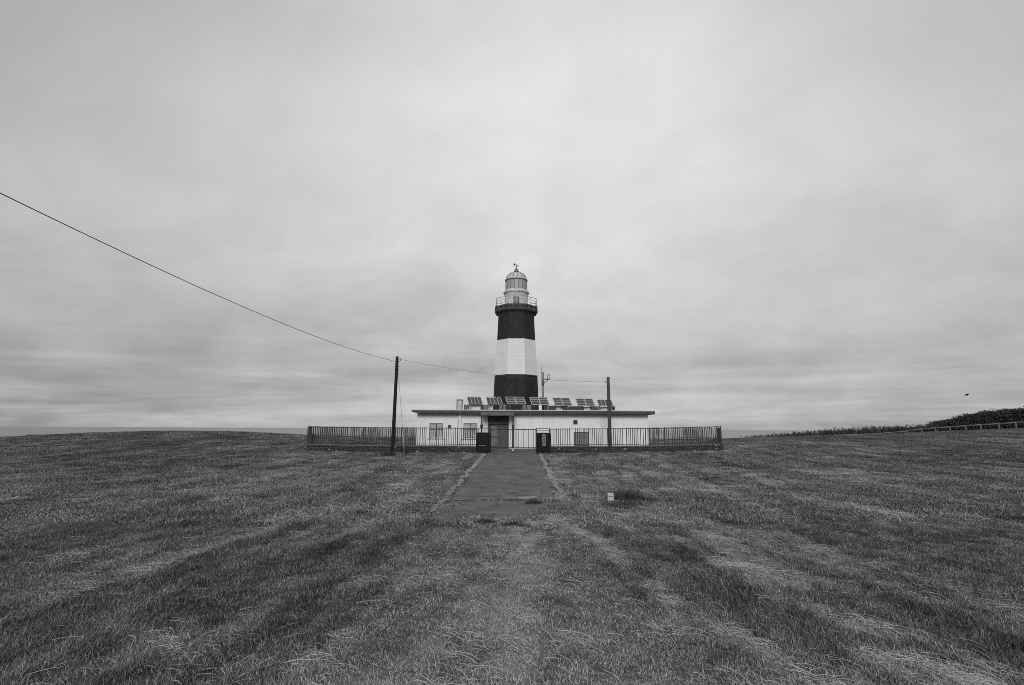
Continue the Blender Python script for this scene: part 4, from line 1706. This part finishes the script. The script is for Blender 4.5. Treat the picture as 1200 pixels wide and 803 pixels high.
def leaf(c, s):
    n = Vector((rs.gauss(0, 1), rs.gauss(0, 1), rs.gauss(.6, .8))).normalized()
    a = n.cross(Vector((rs.random(), rs.random(), rs.random() + .01))).normalized()
    b = n.cross(a)
    o = len(sv)
    for q in (a * s - b * s * .1, b * s * .5, -a * s, -b * s * .45):
        sv.append(tuple(c + q))
    sf.append((o, o + 1, o + 2, o + 3))


prof_px = [(868, 512.6, 512.0), (890, 511.4, 509.8), (930, 509.5, 507.0), (960, 506.8, 504.0), (1000, 506.0, 500.8), (1040, 503.5, 500.0), (1080, 500.5, 498.5), (1100, 498.5, 494.5),
           (1118, 497, 491), (1136, 495, 486.5), (1150, 493, 484), (1165, 492, 482.5), (1180, 491, 481), (1200, 490, 479.6), (1240, 488, 478)]
for k in range(1700):
    px = 868 + (1250 - 868) * rs.random() ** .85
    for (a, b) in zip(prof_px[:-1], prof_px[1:]):
        if a[0] <= px <= b[0]:
            q = (px - a[0]) / (b[0] - a[0])
            top = a[2] + (b[2] - a[2]) * q
    Yr = 86 - 14 * max(0, px - 968) / 268 + 1.2
    Y = Yr + rs.random() ** 1.4 * 9
    big = max(0.0, min(1.0, (px - 1070) / 90))
    p = P(px, top, Y)
    g = hz(p.x, p.y)
    H = max(.35, p.z - g) * rs.uniform(.68, 1.10)
    if big < .3:
        H *= rs.uniform(.75, 1.12)
    w = .6 + .6 * big * rs.uniform(.5, 1.1)
    # twig
    nl = int(34 + 90 * big)
    spike = rs.random() < .22 * (1 - big)
    for _ in range(nl):
        z = H * rs.random() ** (.75)
        rr_ = w * math.sqrt(rs.random()) * (1 - .75 * (z / H) ** 1.5) * (.35 if spike else 1)
        a = rs.uniform(0, 6.283)
        leaf(Vector((p.x + rr_ * math.cos(a), p.y + rr_ * math.sin(a), g + z)), rs.uniform(.05, .14) * (.8 + .4 * big))
    if big > .25 and rs.random() < .5:      # windswept sprays leaning away from the sea wind
        q0 = Vector((p.x + rs.uniform(-.4, .4), p.y, g + H * rs.uniform(.75, 1.0)))
        for m_ in range(16):
            t = m_ / 15
            leaf(q0 + Vector((-1.1 * t, rs.gauss(0, .05), .35 * t - .28 * t * t + rs.gauss(0, .05))), .12 * (1.1 - .6 * t))
    o = len(sv)
    for (dx, z) in ((-.03, g - .1), (.03, g - .1), (.012, g + H), (-.012, g + H)):
        sv.append((p.x + dx, p.y, z))
    sf.append((o, o + 1, o + 2, o + 3))
mb = MB()
mb.add(sv, sf, 0)
scrub = mb.build('scrub', LEAF, origin=rpts[5])
scrub['kind'] = 'stuff'
tag(scrub, 'dark windswept scrub thickening up the slope behind the rail fence', 'scrub')

# ------------------------------------------------------------------ low dark plank seat on the cliff edge
BYY = 57.6
b0, b1 = P(33.2, 509.9, BYY), P(57.0, 509.9, BYY)
gb = hz((b0.x + b1.x) / 2, BYY)
bt = thing('low_bench', 'low dark plank on short feet at the far edge of the field, against the sea', 'bench', ((b0.x + b1.x) / 2, BYY, gb))
mb = MB()
zb2 = max(b0.z, gb + .36)
mb.box(b0.x, b1.x, BYY - .18, BYY + .18, zb2 - .08, zb2 + .05, bev=.01)
mb.build('seat', M['black_metal'], bt)
for xx in (b0.x + .42, b1.x - .4):
    mb = MB()
    mb.box(xx - .22, xx + .22, BYY - .14, BYY + .14, hz(xx, BYY) - .1, zb2 - .05, bev=.01)
    mb.build('foot', M['black_metal'], bt)

# ------------------------------------------------------------------ bird
bp_ = P(1133, 462.6, 45)
s = 45 / F * .8


def bird():
    t = thing('bird', 'small dark bird gliding low in the sky above the scrub', 'bird', bp_)
    me = bpy.data.meshes.new('bird_skin')
    mb = MB()
    # body: a tapering spindle from tail to beak, pointing up to the photo's side
    d = Vector((1.0, -.25, .42)).normalized()
    L = 3.8 * s
    prof_b = [(-.62, .012), (-.5, .03), (-.3, .05), (0, .085), (.22, .075), (.34, .045), (.42, .052), (.50, .04), (.56, .012), (.64, .003)]
    mb.tube([bp_ + d * (L * a) for a, _ in prof_b], [r * 1.15 for _, r in prof_b], 10)
    # tail fan
    side = d.cross(Vector((0, 0, 1))).normalized()
    base = bp_ - d * L * .5
    mb.add([base - side * .02, base + side * .02, base - d * .16 + side * .07, base - d * .18, base - d * .16 - side * .07], [(0, 1, 2, 3, 4)])
    mb.build('body', M['bird'], t)
    for sg in (-1, 1):
        w = MB()
        root_f, root_b = bp_ + d * .10, bp_ - d * .09
        out = side * sg
        sh = [(0, .10, -.09, .03), (.16, .13, -.10, .07), (.30, .10, -.11, .05), (.44, .02, -.12, .0), (.52, -.08, -.13, -.03)]
        vv, ff = [], []
        for (q, a, b, z) in sh:
            vv.append(bp_ + out * q + d * a + Vector((0, 0, z)))
            vv.append(bp_ + out * q + d * b + Vector((0, 0, z - .01)))
        for (q, a, b, z) in sh:
            vv.append(bp_ + out * q + d * a + Vector((0, 0, z + .014)))
            vv.append(bp_ + out * q + d * b + Vector((0, 0, z - .004)))
        n = len(sh)
        for i in range(n - 1):
            ff.append((2 * i, 2 * i + 1, 2 * i + 3, 2 * i + 2))
            ff.append((2 * n + 2 * i, 2 * n + 2 * i + 2, 2 * n + 2 * i + 3, 2 * n + 2 * i + 1))
        w.add(vv, ff)
        w.v = [tuple(bp_ + (Vector(q) - bp_) * .62) for q in w.v]
        w.build('wing', M['bird'], t)


bird()

# ------------------------------------------------------------------ sky and light
SUN_EL, SUN_AZ = math.radians(30), math.radians(186)     # behind the camera, a little to its left
world = bpy.data.worlds.new('World')
sc.world = world
world.use_nodes = True
nt = world.node_tree
bg = nt.nodes['Background']
bg.inputs['Strength'].default_value = .10
sky = nt.nodes.new('ShaderNodeTexSky')
sky.sky_type = 'NISHITA'
sky.sun_disc = False
sky.sun_elevation = SUN_EL
sky.sun_rotation = SUN_AZ
bw = nt.nodes.new('ShaderNodeRGBToBW')
nt.links.new(sky.outputs[0], bw.inputs[0])


def node(tp, **kw):
    q = nt.nodes.new(tp)
    for k, v in kw.items():
        setattr(q, k, v)
    return q


def math_(op, a, b=None, c=None):
    q = node('ShaderNodeMath', operation=op)
    for i, v in enumerate((a, b, c)):
        if v is None:
            continue
        if isinstance(v, (int, float)):
            q.inputs[i].default_value = v
        else:
            nt.links.new(v, q.inputs[i])
    return q.outputs[0]


tc = node('ShaderNodeTexCoord')
sep = node('ShaderNodeSeparateXYZ')
nt.links.new(tc.outputs['Generated'], sep.inputs[0])
dx, dy, dz = sep.outputs
zc = math_('MAXIMUM', dz, 0.0)
den = math_('ADD', zc, .42)
u = math_('DIVIDE', dx, den)
v = math_('DIVIDE', dy, den)


def cloud(su, sv, scale, detail, rough, off, dist=0.0):
    cb = node('ShaderNodeCombineXYZ')
    nt.links.new(math_('MULTIPLY', u, su), cb.inputs[0])
    nt.links.new(math_('MULTIPLY', v, sv), cb.inputs[1])
    cb.inputs[2].default_value = off
    q = node('ShaderNodeTexNoise')
    q.inputs['Scale'].default_value = scale
    q.inputs['Detail'].default_value = detail
    q.inputs['Roughness'].default_value = rough
    q.inputs['Distortion'].default_value = dist
    nt.links.new(cb.outputs[0], q.inputs['Vector'])
    return math_('SUBTRACT', q.outputs['Fac'], .5)


c1 = cloud(1.0, 1.2, 1.5, 6, .50, 3.1, .5)
c2 = cloud(1.1, 1.25, 4.2, 8, .55, 9.3, .6)
bc = node('ShaderNodeCombineXYZ')
nt.links.new(math_('MULTIPLY', dx, 1.5), bc.inputs[0])
nt.links.new(math_('MULTIPLY', dy, 1.5), bc.inputs[1])
nt.links.new(math_('MULTIPLY', dz, 20.0), bc.inputs[2])
bq = node('ShaderNodeTexNoise')
bq.inputs['Scale'].default_value = 1.0
bq.inputs['Detail'].default_value = 7
bq.inputs['Roughness'].default_value = .6
bq.inputs['Distortion'].default_value = .35
nt.links.new(bc.outputs[0], bq.inputs['Vector'])
bm_ = node('ShaderNodeMapRange')
bm_.inputs['From Min'].default_value = .05
bm_.inputs['From Max'].default_value = .19
bm_.inputs['To Min'].default_value = 1.0
bm_.inputs['To Max'].default_value = 0.0
nt.links.new(zc, bm_.inputs['Value'])
c3 = math_('MULTIPLY', math_('SUBTRACT', bq.outputs['Fac'], .5), bm_.outputs['Result'])
el = node('ShaderNodeValToRGB')
nt.links.new(zc, el.inputs['Fac'])
STOPS = [(0.0, .41), (.02, .38), (.05, .33), (.10, .37), (.18, .47), (.30, .575), (.48, .60), (.70, .57), (1.0, .52)]
cr = el.color_ramp
cr.elements[0].position, cr.elements[0].color = STOPS[0][0], grey(STOPS[0][1])
cr.elements[1].position, cr.elements[1].color = STOPS[-1][0], grey(STOPS[-1][1])
for p_, v_ in STOPS[1:-1]:
    cr.elements.new(p_).color = grey(v_)
cr.interpolation = 'B_SPLINE'
# bright overcast ahead; its falloff puts lens vignetting into the sky colour
ld = P(660, 170, 100) - Vector((0, 0, EYE))
ld.normalize()
dot = math_('ADD', math_('ADD', math_('MULTIPLY', dx, ld.x), math_('MULTIPLY', dy, ld.y)), math_('MULTIPLY', dz, ld.z))
lw = node('ShaderNodeMapRange')
lw.inputs['From Min'].default_value = .08
lw.inputs['From Max'].default_value = .60
lw.inputs['To Min'].default_value = .26
lw.inputs['To Max'].default_value = .70
nt.links.new(zc, lw.inputs['Value'])
fall = math_('SUBTRACT', 1.0, math_('POWER', math_('MAXIMUM', dot, 0.0), 4.0))
lobe = math_('MULTIPLY_ADD', math_('MULTIPLY', fall, lw.outputs['Result']), -1.0, 1.10)
low = node('ShaderNodeMapRange')
low.inputs['From Min'].default_value = .02
low.inputs['From Max'].default_value = .45
low.inputs['To Min'].default_value = 1.0
low.inputs['To Max'].default_value = .45
nt.links.new(zc, low.inputs['Value'])
tex = math_('ADD', math_('MULTIPLY', c1, .85), math_('ADD', math_('MULTIPLY', c2, .55), math_('MULTIPLY', c3, 2.3)))
tex = math_('MULTIPLY_ADD', math_('MULTIPLY', tex, low.outputs['Result']), 1.0, 1.0)
val = math_('MULTIPLY', math_('MULTIPLY', el.outputs['Color'], lobe), tex)
val = math_('MULTIPLY', val, 10.0)
gd = P(625, 340, 100) - Vector((0, 0, EYE))      # bright halo behind the tower, put into the sky colour
gd.normalize()
gdot = math_('ADD', math_('ADD', math_('MULTIPLY', dx, gd.x), math_('MULTIPLY', dy, gd.y)), math_('MULTIPLY', dz, gd.z))
glow = math_('MULTIPLY_ADD', math_('POWER', math_('MAXIMUM', gdot, 0.0), 50.0), .07, 1.0)
val = math_('MULTIPLY', val, glow)
mixv = math_('ADD', math_('MULTIPLY', val, .95), math_('MULTIPLY', bw.outputs[0], .05))
nt.links.new(mixv, bg.inputs['Color'])

sd = bpy.data.lights.new('sun', 'SUN')
sd.energy = 1.5
sd.angle = math.radians(25)
sd.color = (1.0, 1.0, 1.0)
so = bpy.data.objects.new('sun', sd)
C.objects.link(so)
sdir = Vector((math.sin(SUN_AZ) * math.cos(SUN_EL), math.cos(SUN_AZ) * math.cos(SUN_EL), math.sin(SUN_EL)))
so.rotation_euler = sdir.to_track_quat('Z', 'Y').to_euler()
so.location = sdir * 60

sc.view_settings.view_transform = 'Standard'
sc.view_settings.look = 'None'
sc.view_settings.gamma = 1
sc.view_settings.exposure = 0.25
sc.view_settings.use_curve_mapping = False
sc.render.engine = 'CYCLES'
sc.cycles.use_denoising = False
sc.cycles.pixel_filter_type = 'BLACKMAN_HARRIS'
sc.cycles.filter_width = 0.9
sc.cycles.max_bounces = 5
sc.cycles.diffuse_bounces = 3
